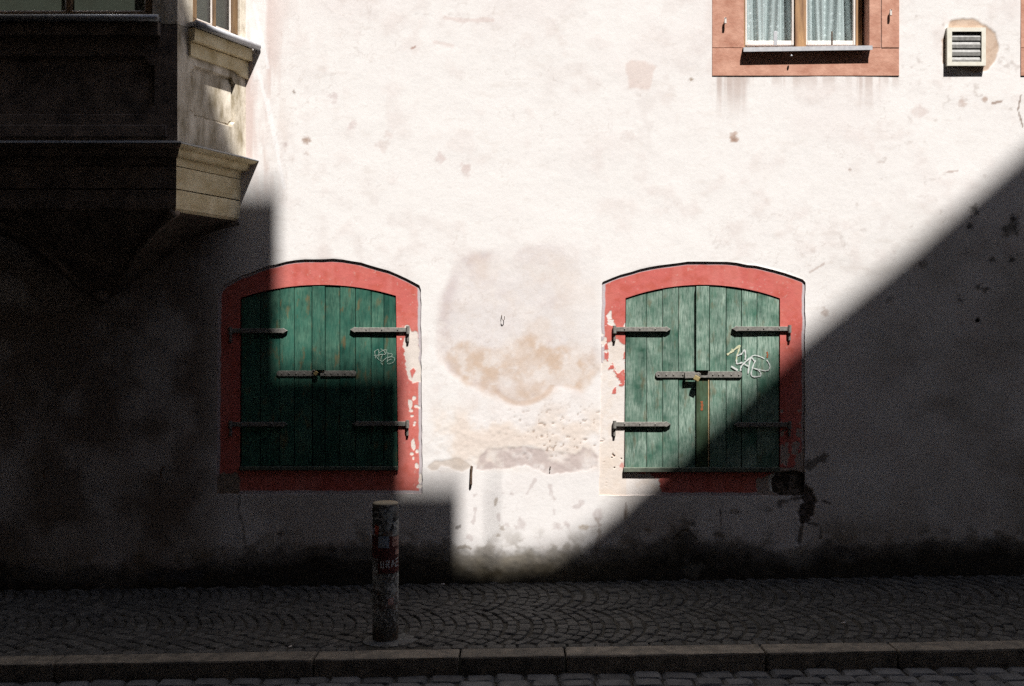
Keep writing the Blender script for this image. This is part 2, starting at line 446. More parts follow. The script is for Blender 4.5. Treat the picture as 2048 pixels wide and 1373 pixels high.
BIG = [(905,532),(945,504),(1010,497),(1100,490),(1190,500),(1197,560),(1194,700),(1188,740),(1160,782),(1120,776),(1090,790),(1062,810),(1025,812),(985,792),(930,768),(897,746),(880,712),(874,640),(884,590)]
TAN = [(930,690),(960,700),(1010,690),(1060,670),(1100,700),(1150,690),(1185,700),(1188,740),(1160,782),(1120,770),(1090,785),(1060,808),(1025,810),(985,790),(930,768),(905,745),(900,715)]
def paint_wall(x, y):
    n = len(x)
    c = np.tile(W0, (n, 1)); h = np.zeros(n)
    f1 = fbm(x, y, 210, 5, 0); f2 = fbm(x, y, 46, 5, 1); f3 = fbm(x, y, 12, 4, 2)
    c = mixc(c, 0.4*sst(0.5, 0.75, f1), D(240, 230, 226))
    c = mixc(c, 0.35*sst(0.55, 0.8, f2), D(228, 214, 208))
    c = mixc(c, 0.24*sst(0.52, 0.80, fbm(x, y, 34, 4, 4))*sst(0.45, 0.62, fbm(x, y, 260, 2, 3)), D(216, 202, 196))
    h += (f1-0.5)*0.007 + (f2-0.5)*0.0013 + (f3-0.5)*0.0004
    # general grime low on the wall and at right; browner, darker at left
    low = sst(760, 1090, y)
    g = low*sst(0.35, 0.7, fbm(x, y, 120, 5, 5))
    c = mixc(c, 0.45*g*(1-sst(850, 930, x)*(1-sst(1190, 1260, x))), D(170, 155, 140))
    rgt = sst(1560, 1900, x)*sst(380, 560, y)
    c = mixc(c, rgt*(0.15+0.4*sst(0.4, 0.7, fbm(x, y, 160, 5, 2))), D(178, 172, 162))
    c = mixc(c, rgt*0.32*sst(0.45, 0.8, fbm(x, y, 70, 6, 4, 0.6, 1.2)), D(132, 116, 98))
    c = mixc(c, 0.13*sst(0.60, 0.76, fbm(x, y, 16, 5, 0, 0.5, 1.4))*sst(0.45, 0.6, fbm(x, y, 120, 3, 2)), D(196, 178, 164))
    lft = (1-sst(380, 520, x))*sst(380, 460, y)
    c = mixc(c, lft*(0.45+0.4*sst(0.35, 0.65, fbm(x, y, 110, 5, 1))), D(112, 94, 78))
    # speckled dark marks, mostly on the right
    for k, (thr, sc) in enumerate(((0.70, 17), (0.73, 9))):
        s = sst(thr-0.03, thr+0.12, fbm(x, y, sc, 4, k+1))*sst(0.5, 0.62, fbm(x, y, 150, 3, k+3))
        c = mixc(c, s*(0.08+0.27*sst(1500, 1800, x)), D(165, 146, 134))
    # streaked area beside the oriel
    dr = (1-sst(520, 600, x))*sst(470, 490, x)*(1-sst(330, 430, y))
    c = mixc(c, dr*0.8*sst(0.42, 0.62, fbm(x, y, 26, 4, 2, 1.0, 0.10)), D(222, 200, 192))
    c = mixc(c, dr*sst(0.5, 0.7, fbm(x, y, 34, 4, 1, 1, 0.2))*sst(150, 260, y)*0.7, D(205, 180, 165))
    for pts in ([(508, 10), (522, 70), (536, 135)], [(516, 140), (535, 215), (552, 290), (568, 375)], [(536, 200), (556, 300)]):
        c = stroke(c, x, y, pts, 4.0, D(252, 248, 246), 0.9, 0.1)
    # streaks under the sandstone window
    for (xa, xb, yb, a) in ((1422, 1492, 262, 0.9), (1560, 1600, 210, 0.3), (1690, 1760, 240, 0.6), (1420, 1800, 185, 0.55)):
        w = sst(xa-6, xa+6, x)*(1-sst(xb-6, xb+6, x))*(1-sst(155, yb, y))*(y > 150)
        c = mixc(c, a*w*sst(0.3, 0.6, fbm(x, y, 11, 3, 2, 1.0, 0.06)), D(208, 192, 184))
    # repaired square patch, plaster halo round the vent
    m = region(x, y, [(1252,128),(1262,122),(1290,124),(1312,134),(1300,178),(1256,178)], 3, 4, 12)
    c = mixc(c, m*0.55, D(228, 206, 196))
    m = region(x, y, [(1900,44),(1925,36),(1950,40),(1972,52),(1990,66),(1998,95),(1990,122),(1975,140),(1955,146),(1885,128),(1884,80)], 2, 3, 14)
    c = mixc(c, m*0.95, D(214, 188, 166)); h -= m*0.003
    c = mixc(c, m*0.4*sst(0.55, 0.6, f3), D(190, 160, 138))
    # large patch between the shutters
    m = region(x, y, BIG, 9, 9, 40, 1)*(1-0.75*(1-sst(495, 590, y))*sst(0.35, 0.6, fbm(x, y, 50, 4, 2)))*(1-0.5*sst(1080, 1180, x)*(1-sst(640, 700, y)))
    edge = np.exp(-((sdf(x, y, BIG)+12)/13)**2)
    c = mixc(c, m*(0.30+0.55*edge*(x < 1000)+0.25*f2), D(220, 208, 206))
    c = mixc(c, m*0.5*sst(0.42, 0.75, fbm(x, y, 60, 5, 3)), D(232, 216, 203))
    mt = region(x, y, TAN, 10, 22, 50, 2)
    c = mixc(c, mt*(0.30+0.65*sst(0.30, 0.70, f2)), D(216, 191, 170))
    c = mixc(c, m*0.7*sst(0.50, 0.72, fbm(x, y, 30, 5, 4)), D(242, 234, 229))
    c = mixc(c, m*0.18*sst(0.5, 0.75, fbm(x, y, 8, 4, 3)), D(214, 196, 182))
    mr = sdf(x, y, BIG); h -= m*0.0022*sst(600, 700, y)
    # ring-shaped trace at the bottom of the patch
    d = np.abs(np.hypot((x-1045)/1.05, y-745)-62)
    c = mixc(c, (1-sst(2, 8, d))*(y > 770)*0.55, D(206, 178, 156))
    # coarse porous band
    pb = sst(790, 850, y)*(1-sst(925, 950, y))*sst(845, 880, x)*(1-sst(1198, 1202, x))
    c = mixc(c, pb*0.55*sst(0.35, 0.65, f2), D(236, 216, 198))
    h += pb*(fbm(x, y, 7, 4, 3)-0.5)*0.0022
    pit = pb*sst(0.72, 0.80, fbm(x, y, 5.5, 2, 5))*sst(0.46, 0.62, fbm(x, y, 60, 3, 2, 0.5, 1.6))*sst(930, 1100, x)
    c = mixc(c, pit*0.65, D(140, 105, 75)); h -= pit*0.0025
    m = region(x, y, [(950,940),(958,915),(975,900),(1010,893),(1060,896),(1110,903),(1150,908),(1165,893),(1180,898),(1196,915),(1196,936),(1150,945),(1090,948),(1050,932),(1000,938)], 2, 6, 18, 3)
    c = mixc(c, m*(0.15+0.8*sst(0.3, 0.65, fbm(x, y, 24, 4, 2))), D(208, 192, 186)); h -= m*0.0012
    m = region(x, y, [(852,934),(870,922),(920,917),(942,932),(925,944),(905,938),(885,932),(866,942)], 2, 4, 14, 1)
    c = mixc(c, m*0.7, D(206, 190, 176)); h -= m*0.0012
    # whitewash zone with worn grey blotches
    wz = region(x, y, [(848,945),(960,948),(1100,952),(1196,945),(1196,1090),(848,1090)], 3, 5, 14)
    c = mixc(c, wz*0.5, D(246, 241, 238))
    GB = D(205, 192, 188); GD = D(150, 132, 112)
    for (cx, cy, r, ry, col) in ((1150,1013,9,5,GB),(1163,1006,6,6,GB),(1115,1052,9,8,GB),(1044,1050,8,13,GB),(1032,1054,6,5,GB),(1003,1056,6,5,GD),(1012,1050,7,4,GB),(996,1072,6,5,GD),(950,991,4,3,GB),(1024,988,6,4,GB),(1007,986,5,3,GB),(938,1076,8,9,GB),(1172,1055,12,5,D(180,160,135)),(1197,1026,10,16,GB),(1135,1050,6,7,GB),(1108,1022,5,9,GB),(1253,1030,5,14,GD),(1385,1048,8,6,D(60,50,40)),(1290,1060,8,4,GD),(1420,1040,4,3,GD),(1436,1072,16,6,D(90,78,66)),(560,1070,9,8,D(120,98,84)),(1535,1020,13,5,D(90,80,72)),(1470,1024,18,5,D(150,135,120)),(1210,1075,10,10,GB)):
        c = blob(c, x, y, cx, cy, r, col, 0.7, ry=ry)
    c = blob(c, x, y, 1533, 1019, 9, D(220, 220, 218), 0.9, ry=3.5)
    for pts, r, col in (([(1069,960),(1062,975),(1053,987)],4,GB),([(1100,974),(1105,990),(1109,1000)],4.5,GB),([(994,998),(990,1010)],3.5,GD),([(996,1030),(999,1042)],3,GB),([(951,1018),(948,1035),(946,1046)],3,GB),([(913,1057),(921,1053)],3,D(70,60,45)),([(918,1095),(930,1093),(941,1097)],3,D(110,90,60)),([(1196,1040),(1199,1060),(1195,1100)],6,D(175,160,148)),([(1252,1008),(1250,1040)],3,D(140,120,105)),([(480,990),(477,1020),(486,1055),(492,1095)],2.5,D(60,50,42)),([(1180,1054),(1200,1052)],3,GB)):
        c = stroke(c, x, y, pts, r, col, 0.6, 1.0)
    # knocks higher up
    for (cx, cy, r, col, a) in ((588,184,4.5,D(165,150,140),1),(612,281,8,D(185,162,148),1),(613,308,5,D(215,200,192),.8),(570,290,5,D(205,190,186),.8),(1469,276,10,D(190,160,142),.95),(1469,277,5,D(150,120,105),.7),(1382,160,4.5,D(160,140,120),1),(668,195,10,D(222,208,204),.8),(706,250,10,D(226,212,208),.8),(880,315,10,D(226,210,205),.8),(930,340,12,D(222,204,198),.8),(765,290,12,D(228,214,208),.7),(775,270,8,D(228,214,208),.7),(1920,600,9,D(90,80,70),.9),(1955,640,5,D(30,25,20),1),(1950,425,14,D(90,80,70),.8),(2020,460,16,D(80,72,62),.9),(2030,440,10,D(60,52,45),.9),(1940,450,8,D(50,42,35),.9),(1700,340,4,D(180,160,150),.8),(1925,205,10,D(210,190,180),.8),(1970,200,6,D(190,165,150),.9),(1840,225,14,D(226,212,206),.8),(1845,530,10,D(120,110,100),.6),(1970,580,7,D(90,82,74),.8),(1955,575,6,D(90,82,74),.8),(1780,600,9,D(120,110,96),.6),(1650,625,8,D(190,170,158),.7),(1985,520,6,D(60,52,46),.9),(2025,520,6,D(50,44,38),.9)):
        c = blob(c, x, y, cx, cy, r, col, a)
    c = stroke(c, x, y, [(890,36),(930,42),(985,40)], 5, D(230,214,208), .7)
    c = stroke(c, x, y, [(870,85),(905,92)], 4, D(234,220,214), .7)
    c = stroke(c, x, y, [(822,98),(830,94)], 2.5, D(190,160,150), .9)
    c = stroke(c, x, y, [(1985,207),(2003,203)], 3, D(160,135,120), .8)
    c = stroke(c, x, y, [(1893,345),(1915,342)], 2.5, D(190,170,160), .7)
    c = stroke(c, x, y, [(1620,545),(1648,528)], 2.5, D(205,190,182), .8)
    c = stroke(c, x, y, [(2042,190),(2036,220),(2046,255)], 1.6, D(150,130,118), .9)
    # fine crazing
    cr = np.abs(fbm(x, y, 95, 5, 5)-0.5)
    c = mixc(c, 0.2*(1-sst(0.001, 0.006, cr))*sst(0.52, 0.62, fbm(x, y, 200, 2, 1)), D(170, 150, 138))
    # broken plaster under the right window's corner
    BR = [(1610,972),(1622,980),(1635,1003),(1628,1012),(1627,1030),(1616,1046),(1604,1049),(1597,1030),(1600,1014),(1608,1008),(1603,990)]
    m = region(x, y, BR, 1.5, 5, 9, 4)
    dk = D(80, 68, 60)
    c = mixc(c, m*0.95, dk); c = mixc(c, m*sst(0.5, 0.6, fbm(x, y, 9, 3, 1))*0.8, D(120, 110, 108)); h -= m*(0.006+0.012*fbm(x, y, 8, 3, 0))
    for pts, r in (([(1605,1048),(1601,1064),(1598,1086)],4),([(1613,1046),(1628,1047),(1641,1053),(1642,1074)],3.2),([(1614,934),(1630,926),(1648,914)],9),([(1560,1008),(1580,1000),(1604,996)],6),([(1350,1075),(1362,1062),(1374,1060),(1392,1076)],2.5),([(1646,1002),(1660,1008)],2.5),([(1440,1020),(1444,1056)],1.6)):
        c = stroke(c, x, y, pts, r, D(92, 80, 70), 0.75, 1.1)
    d = seg_dist(x, y, [(1605,1048),(1601,1064),(1598,1086)]); h -= (1-sst(2, 5, d))*0.008
    # black damp base
    top = dirt_top(x) + 2 + 24*(fbm(x, y, 20, 5, 3)-0.5) + 38*(fbm(x, y, 80, 4, 2)-0.5)
    lit = np.exp(-((x-1060)/170)**2)      # sunlit stretch of the wall foot, its lighter tone put into the colour
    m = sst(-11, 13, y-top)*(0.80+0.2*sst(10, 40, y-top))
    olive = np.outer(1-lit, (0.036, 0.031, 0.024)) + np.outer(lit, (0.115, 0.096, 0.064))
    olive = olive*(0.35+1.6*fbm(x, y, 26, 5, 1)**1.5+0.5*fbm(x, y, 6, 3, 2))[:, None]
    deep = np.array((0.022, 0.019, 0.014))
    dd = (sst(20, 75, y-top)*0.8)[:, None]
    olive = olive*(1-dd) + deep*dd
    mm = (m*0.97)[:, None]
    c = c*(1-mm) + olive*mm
    h -= m*0.005*(0.4+fbm(x, y, 30, 4, 3)); h += m*(f3-0.5)*0.006
    halo = (sst(-60, 0, y-top)*(1-m))*sst(0.42, 0.66, fbm(x, y, 24, 4, 5))
    c = mixc(c, halo*0.6, D(120, 106, 84))
    # pale scabs of plaster left in the damp zone
    for (cx, cy, r, ry, col) in ((1385,1142,22,10,(0.14,0.13,0.11)),(1345,1115,10,12,(0.10,0.09,0.075)),(1372,1120,6,14,(0.10,0.09,0.08)),(890,1118,6,3,(0.30,0.30,0.30)),(980,1150,26,8,(0.07,0.055,0.035)),(660,1100,10,6,(0.10,0.085,0.07)),(1690,1105,18,8,(0.06,0.055,0.055)),(380,1150,60,10,(0.05,0.05,0.055)),(1950,1110,40,8,(0.04,0.038,0.03)),(1440,1130,10,6,(0.09,0.08,0.07))):
        c = blob(c, x, y, cx, cy, r, np.array(col), 0.8, ry=ry, n=1.2)
    return np.clip(c, 0.008, 0.9), h

# ------------------------------------------------------------------ gridded plates with cut-outs
def grid_sheet(name, xs, ys, keep_in, holes, Y, paint, mat, parent, snap_tol=1.3, edge_flat=True, **k):
    """sheet in the wall plane; xs, ys are pixel coordinates of the grid lines"""
    nx, ny = len(xs), len(ys)
    gx, gy = np.meshgrid(xs, ys)
    cx = (gx[:-1, :-1] + gx[1:, 1:]).ravel()/2; cy = (gy[:-1, :-1] + gy[1:, 1:]).ravel()/2
    ok = np.ones(len(cx), bool)
    polys = []
    if keep_in is not None:
        ok &= inside(cx, cy, keep_in); polys.append(keep_in)
    for hpoly in holes:
        bx = [p[0] for p in hpoly]; by = [p[1] for p in hpoly]
        m = (cx > min(bx)-1) & (cx < max(bx)+1) & (cy > min(by)-1) & (cy < max(by)+1)
        t = np.zeros(len(cx), bool); t[m] = inside(cx[m], cy[m], hpoly)
        ok &= ~t; polys.append(hpoly)
    idx = np.arange(nx*ny).reshape(ny, nx)
    q = np.stack([idx[:-1, :-1].ravel(), idx[:-1, 1:].ravel(), idx[1:, 1:].ravel(), idx[1:, :-1].ravel()], 1)
    used = np.zeros(nx*ny, bool); used[q[ok].ravel()] = True
    gone = np.zeros(nx*ny, bool)
    if (~ok).any(): gone[q[~ok].ravel()] = True
    x = gx.ravel().astype(float); y = gy.ravel().astype(float)
    border = used & gone
    if keep_in is not None:
        eb = np.zeros((ny, nx), bool); eb[0] = eb[-1] = True; eb[:, 0] = eb[:, -1] = True
        border |= used & eb.ravel()
    bi = np.where(border)[0]
    if len(bi):
        bxx, byy = x[bi], y[bi]
        best = np.full(len(bi), 1e9); sx = bxx.copy(); sy = byy.copy()
        for poly in polys:
            n = len(poly)
            for i in range(n):
                ax, ay = poly[i]; bx_, by_ = poly[(i+1) % n]
                vx, vy = bx_-ax, by_-ay; LL = vx*vx+vy*vy+1e-9
                t = np.clip(((bxx-ax)*vx+(byy-ay)*vy)/LL, 0, 1)
                px, py = ax+t*vx, ay+t*vy; d = np.hypot(bxx-px, byy-py)
                m = d < best
                best[m] = d[m]; sx[m] = px[m]; sy[m] = py[m]
        x[bi] = sx; y[bi] = sy
    remap = -np.ones(nx*ny, int); remap[used] = np.arange(used.sum())
    x = x[used]; y = y[used]; bflag = border[used]
    col, h = paint(x, y)
    if edge_flat: h = np.where(bflag, 0.0, h)
    sc = (DIST + Y)/FPX
    v = np.stack([(x-1024.0)*sc, Y - h, EYE + (686.5-y)*sc], 1)
    f = remap[q[ok]][:, ::-1]
    return from_arrays(name, v, f, mat, parent, col=col, smooth=True, recenter=False, **k)
def reveal(name, poly, y0, y1, mat, parent, colr, **k):
    pts = to_world(poly); n = len(pts)
    v = [(p[0], y0, p[1]) for p in pts] + [(p[0], y1, p[1]) for p in pts]
    f = [(i, (i+1) % n, n+(i+1) % n, n+i) for i in range(n)]
    return from_arrays(name, np.array(v), f, mat, parent, col=np.tile(colr, (2*n, 1)), **k)

# ------------------------------------------------------------------ the townhouse
HOUSE = empty('townhouse', (0, 0, 0), label='old townhouse with cracked cream plaster, two green shuttered arched windows and a projecting oriel', cat='house')

UW = dict(x0=1487, x1=1738, sill=100)      # upper window opening
HOLE_U = [(1478, 140), (1478, -330), (1748, -330), (1748, 140)]
DX2 = 617
HOLE_U2 = [(x+DX2, y) for x, y in HOLE_U]
st = 2.45
def axis(lo, hi, far_lo, far_hi, extra=()):
    a = list(np.arange(lo, hi+0.1, st))
    def out(a0, sgn, far):
        r = []; s = 8.0; p = a0
        while (far - p)*sgn > 0:
            p = p + sgn*s; s = min(s*1.25, 160); r.append(p)
        return r
    a = out(a[0], -1, far_lo)[::-1] + a + out(a[-1], 1, far_hi)
    return np.array(sorted(set([round(float(t), 3) for t in a] + [float(e) for e in extra])))
XS = axis(-20, 2070, -4400, 6500, extra=[2095, 2365])
YS = axis(-20, 1215, -3900, 1290, extra=[-330])
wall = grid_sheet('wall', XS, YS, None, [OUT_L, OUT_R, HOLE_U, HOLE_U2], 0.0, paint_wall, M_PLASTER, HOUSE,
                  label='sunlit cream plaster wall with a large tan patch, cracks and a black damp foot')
# body of the house behind the plaster skin, so that no light leaks through
box('wall_core', PX(-4400), PX(6500), 0.62, 6.0, -0.6, PZ(-3900), M_DARK, HOUSE)
box('roof', PX(-4400)-0.2, PX(6500)+0.2, -0.35, 6.3, PZ(-3900), PZ(-3900)+0.4, M_ROOF, HOUSE)

def frame_base(x, y, poly, inner):
    n = len(x)
    red = D(214, 113, 105)
    c = np.tile(red, (n, 1)); h = np.zeros(n)
    c = mixc(c, 0.5*sst(0.35, 0.7, fbm(x, y, 60, 5, 1)), D(220, 130, 116))
    c = mixc(c, 0.45*sst(0.45, 0.75, fbm(x, y, 14, 4, 2)), D(196, 90, 70))
    c = mixc(c, 0.35*sst(0.5, 0.7, fbm(x, y, 30, 4, 5, 1, 0.15)), D(228, 142, 132))
    c = mixc(c, 0.35*sst(0.76, 0.80, fbm(x, y, 5, 3, 1)), D(228, 190, 178))
    d = -sdf(x, y, poly)
    g = 1-sst(5.5, 7.5, d + 1.5*(fbm(x, y, 12, 3, 1)-0.5))
    c = mixc(c, g, D(206, 196, 198))
    h += (fbm(x, y, 40, 4, 0)-0.5)*0.002
    c = mixc(c, (1-sst(0, 3, d))*0.3, D(150, 120, 110))
    return c, h
CREAM = D(243, 234, 227)
def paint_right(x, y):
    c, h = frame_base(x, y, OUT_R, INN_R)
    nz = fbm(x, y, 17, 4, 3)
    # left jamb: paint scabs off, then lost altogether
    jl = (x < 1252)
    lost = sst(0.0, 0.025, nz - (0.60 - 0.10*sst(670, 720, y) - 0.26*sst(760, 815, y)))*jl*(y > 640)
    lost = np.maximum(lost, region(x, y, [(1212,632),(1222,622),(1224,638),(1216,640)], 1, 2, 6))
    lost = np.maximum(lost, region(x, y, [(1214,686),(1236,680),(1250,690),(1248,730),(1238,745),(1226,730),(1216,712)], 1, 7, 12, 2))
    lost = np.maximum(lost, region(x, y, [(1200,735),(1226,740),(1232,760),(1222,800),(1200,800)], 1, 7, 14, 1))
    lost = np.maximum(lost, region(x, y, [(1190,812),(1252,794),(1252,945),(1310,950),(1322,970),(1318,1000),(1190,1000)], 1, 7, 12, 3))
    # right jamb low down, and the bottom right corner
    lost = np.maximum(lost, 0.9*sst(0.0, 0.03, nz - (0.60 - 0.25*sst(850, 930, y)))*(x > 1560)*(y > 820))
    lost = np.maximum(lost, region(x, y, [(1512,990),(1516,960),(1540,948),(1560,938),(1612,930),(1615,1000)], 1, 5, 12, 3))
    c = mixc(c, lost, CREAM); h -= lost*0.0012
    c = mixc(c, lost*0.45*sst(0.4, 0.7, fbm(x, y, 22, 4, 4)), D(234, 216, 200))
    c = mixc(c, lost*(x > 1500)*0.75, D(170, 150, 138))
    pz = sst(870, 900, y)*(x < 1252)
    pit = pz*sst(0.72, 0.80, fbm(x, y, 6, 2, 5))*sst(0.42, 0.6, fbm(x, y, 40, 3, 2))
    c = mixc(c, pz*0.35, D(236, 214, 192)); c = mixc(c, pit*0.85, D(150, 95, 50)); h -= pit*0.006
    c = blob(c, x, y, 1243, 933, 6, D(214, 130, 120), 0.9)
    hole = region(x, y, [(1546,985),(1543,958),(1556,944),(1580,942),(1600,944),(1612,950),(1612,1000),(1560,992)], 1, 3, 10, 2)
    c = mixc(c, hole, (0.05, 0.042, 0.034)); c = mixc(c, hole*sst(0.45, 0.65, fbm(x, y, 12, 4, 2)), (0.12, 0.10, 0.085)); h -= hole*(0.004+0.02*fbm(x, y, 14, 4, 1))
    rim = region(x, y, [(1538,985),(1536,956),(1546,946),(1552,950),(1546,962),(1548,985)], 1, 2, 8, 2)*(1-hole)
    c = mixc(c, rim, D(240, 236, 226))
    return np.clip(c, 0.008, 0.9), h
def paint_left(x, y):
    c, h = frame_base(x, y, OUT_L, INN_L)
    nz = fbm(x, y, 12, 4, 3)
    lost = region(x, y, [(806,692),(812,668),(822,662),(834,664),(838,690),(836,720),(842,740),(842,762),(826,766),(814,752),(812,722)], 1, 5, 10, 3)
    lost *= 1 - region(x, y, [(820,742),(827,736),(832,742),(824,756)], 1, 1.5, 6, 1)
    for (cx, cy, r, ry) in ((814,655,5,4),(802,668,5,3),(818,662,4,5),(828,795,4,5),(820,812,4,10),(822,822,6,4),(833,813,4,3),(838,815,4,4),(824,832,4,3),(830,845,2,2),(828,850,2,2),(826,885,4,12),(828,893,3,8),(834,903,3,4),(824,908,4,3),(827,917,2,3),(833,932,4,7),(841,955,3,9),(838,973,5,5),(840,962,3,6),(802,678,2,2)):
        m = (np.abs(x-cx) < 22) & (np.abs(y-cy) < 26)
        d = np.hypot((x-cx)/r, (y-cy)/ry) + (nz-0.5)*1.6
        lost = np.maximum(lost, np.where(m, 1-sst(0.9, 1.1, d), 0))
    c = mixc(c, lost, D(238, 226, 216)); h -= lost*0.0012
    g = region(x, y, [(430,990),(432,952),(446,946),(462,948),(476,944),(482,960),(478,990)], 1.5, 5, 12, 1)
    c = mixc(c, g, D(168, 152, 138)); c = mixc(c, 0.6*g*sst(0.4, 0.7, nz), D(110, 96, 84))
    return np.clip(c, 0.008, 0.9), h
for (outer, inner, pf, lab) in ((OUT_L, INN_L, paint_left, 'red painted arched surround of the left shutters, flaking along its right side'),
                                (OUT_R, INN_R, paint_right, 'red painted arched surround of the right shutters, paint lost at the lower left')):
    big = [(x, y) for x, y in outer]
    bx = [p[0] for p in outer]; by = [p[1] for p in outer]
    xs = np.arange(min(bx)-2, max(bx)+3, 1.25); ys = np.arange(min(by)-2, max(by)+3, 1.25)
    grid_sheet('window_surround', xs, ys, outer, [inner], 0.009, pf, M_PAINTED, HOUSE, label=lab)
    reveal('plaster_edge', outer, 0.0, 0.012, M_PAINTED, HOUSE, D(200, 185, 178))
    reveal('opening_edge', inner, 0.009, 0.07, M_PAINTED, HOUSE, D(150, 70, 62))
    wp = to_world(inner)
    slab('opening_back', offset_poly(wp, -0.02), 0.075, 0.12, M_DARK, HOUSE, bev=0)

def arch_y(inner, px):
    pts = [p for p in inner[1:-1]]
    return float(np.interp(px, [p[0] for p in pts], [p[1] for p in pts]))
def plank(inner, xa, xb, ybot, mat, parent, yf=0.0145, top=None, name='plank', xa2=None, xb2=None, depth=0.022):
    """a board between pixels xa..xb that follows the arch at its head"""
    n = 4
    tops = []
    for i in range(n+1):
        px = xa + (xb-xa)*i/n
        ty = top if top is not None else arch_y(inner, min(max(px, inner[1][0]), inner[-2][0])) + 3.0
        tops.append((px, ty))
    xa2 = xa if xa2 is None else xa2; xb2 = xb if xb2 is None else xb2
    out = [(xa2, ybot)] + tops + [(xb2, ybot)]
    if name == 'plank': yf += rnd.uniform(-0.0012, 0.0016)
    out[0] = (out[0][0]+rnd.uniform(-.4, .5), out[0][1]+rnd.uniform(-1, 1)); out[-1] = (out[-1][0]+rnd.uniform(-.5, .3), out[0][1])
    w = [(PX(p[0], yf), PZ(p[1], yf)) for p in out]
    return slab(name, w, yf, yf+depth, mat, parent, bev=0.0016)
def strap(parent, xp, xt, y, right, lit=True, tag_name='hinge_strap'):
    """long strap hinge: xp pixel of the pin, xt pixel of the pointed tip"""
    yc = PZ(y); hgt = 0.0165
    a, b = PX(xp), PX(xt); s = 1 if b > a else -1
    tip = 0.045
    out = [(a, yc-hgt), (b-s*tip, yc-hgt), (b-s*tip*0.75, yc-hgt*1.25), (b, yc), (b-s*tip*0.75, yc+hgt*1.25), (b-s*tip, yc+hgt), (a, yc+hgt)]
    if s < 0: out = out[::-1]
    o = slab(tag_name, out, -0.004, 0.0143, M_IRON, parent, bev=0.002)
    bm = bmesh.new()
    add_tube(bm, [(a, -0.006, yc-0.030), (a, -0.006, yc+0.027)], 0.013, 10)
    add_box(bm, a-0.008, a+0.008, -0.006, 0.010, yc-0.088, yc-0.028, 0.002)
    from_bm('hinge_pin', bm, M_IRON, parent)
    for k in (0.18, 0.45, 0.72):
        bm = bmesh.new()
        x = a+(b-a)*k
        bmesh.ops.create_icosphere(bm, subdivisions=1, radius=0.006, matrix=Matrix.Translation((x, -0.004, yc+0.002)))
        from_bm('rivet', bm, M_IRON, parent)
def midstrap(parent, xa, xb, y0, y1, rivs):
    za, zb = PZ(y1), PZ(y0); r = (zb-za)/2*0.6
    a, b = PX(xa), PX(xb)
    if xa < xb:  # rounded end at xa
        pass
    n = [(a+r, zb), (a, zb-r), (a, za+r), (a+r, za), (b, za), (b, zb)] if xa < xb else [(b, zb), (b, za), (a-r, za), (a, za+r), (a, zb-r), (a-r, zb)]
    slab('cross_bar', n, 0.006, 0.0143, M_IRON, parent, bev=0.0015)
    for px in rivs:
        bm = bmesh.new()
        bmesh.ops.create_icosphere(bm, subdivisions=1, radius=0.0065, matrix=Matrix.Translation((PX(px), 0.006, (za+zb)/2)))
        from_bm('rivet', bm, M_IRON, parent)

def ribbon(name, strokes, Y, width, mat, parent, wscale=1.05, **k):
    """flat painted lines: strokes in wall pixels"""
    V, F = [], []
    for s in strokes:
        pts = s[0] if isinstance(s[0], list) else s
        w = (s[1] if isinstance(s[0], list) else width)
        P = np.array([(PX(p[0]), PZ(p[1])) for p in pts])
        # densify with Catmull-Rom
        if len(P) > 2:
            Q = []
            for i in range(len(P)-1):
                p0 = P[max(i-1, 0)]; p1 = P[i]; p2 = P[i+1]; p3 = P[min(i+2, len(P)-1)]
                for t in np.linspace(0, 1, 6)[:-1]:
                    Q.append(0.5*((2*p1)+(-p0+p2)*t+(2*p0-5*p1+4*p2-p3)*t*t+(-p0+3*p1-3*p2+p3)*t**3))
            Q.append(P[-1]); P = np.array(Q)
        T = np.gradient(P, axis=0); T /= (np.linalg.norm(T, axis=1)[:, None]+1e-9)
        Nn = np.stack([-T[:, 1], T[:, 0]], 1)
        b = len(V)
        for i in range(len(P)):
            ww = w*wscale*(0.75+0.25*math.sin(i*1.7))
            V.append((P[i, 0]+Nn[i, 0]*ww/2, Y, P[i, 1]+Nn[i, 1]*ww/2)); V.append((P[i, 0]-Nn[i, 0]*ww/2, Y, P[i, 1]-Nn[i, 1]*ww/2))
        for i in range(len(P)-1):
            F.append((b+2*i, b+2*i+1, b+2*i+3, b+2*i+2))
        Y -= 0.0003
    return from_arrays(name, np.array(V), F, mat, parent, **k)
M_CHALK = simple_mat('white_marker', D(196, 204, 198), D(230, 230, 226), 90, 0.8, tone=0)
M_CHALKY = simple_mat('yellowish_marker', D(196, 194, 150), D(222, 222, 190), 90, 0.8, tone=0)
M_CHALKG = simple_mat('pale_green_marker', D(140, 160, 145), D(200, 214, 200), 60, 0.8, tone=0)

# ---- left window, its two leaves
SHL1 = empty('shutter', (PX(481), 0.02, PZ(936)), HOUSE, label='left leaf of the left arched window, mostly in shadow')
SHL2 = empty('shutter', (PX(797), 0.02, PZ(936)), HOUSE, label='right leaf of the left arched window with a scribbled tag')
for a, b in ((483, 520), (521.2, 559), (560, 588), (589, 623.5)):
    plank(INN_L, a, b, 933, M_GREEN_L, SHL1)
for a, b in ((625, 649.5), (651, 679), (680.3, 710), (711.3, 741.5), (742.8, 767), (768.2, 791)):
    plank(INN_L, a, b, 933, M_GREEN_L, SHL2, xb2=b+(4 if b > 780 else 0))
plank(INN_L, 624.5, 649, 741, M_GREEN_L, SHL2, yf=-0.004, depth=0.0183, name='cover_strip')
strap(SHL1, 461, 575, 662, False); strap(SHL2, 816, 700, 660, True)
strap(SHL1, 461, 575, 849, False); strap(SHL2, 815, 705, 848, True)
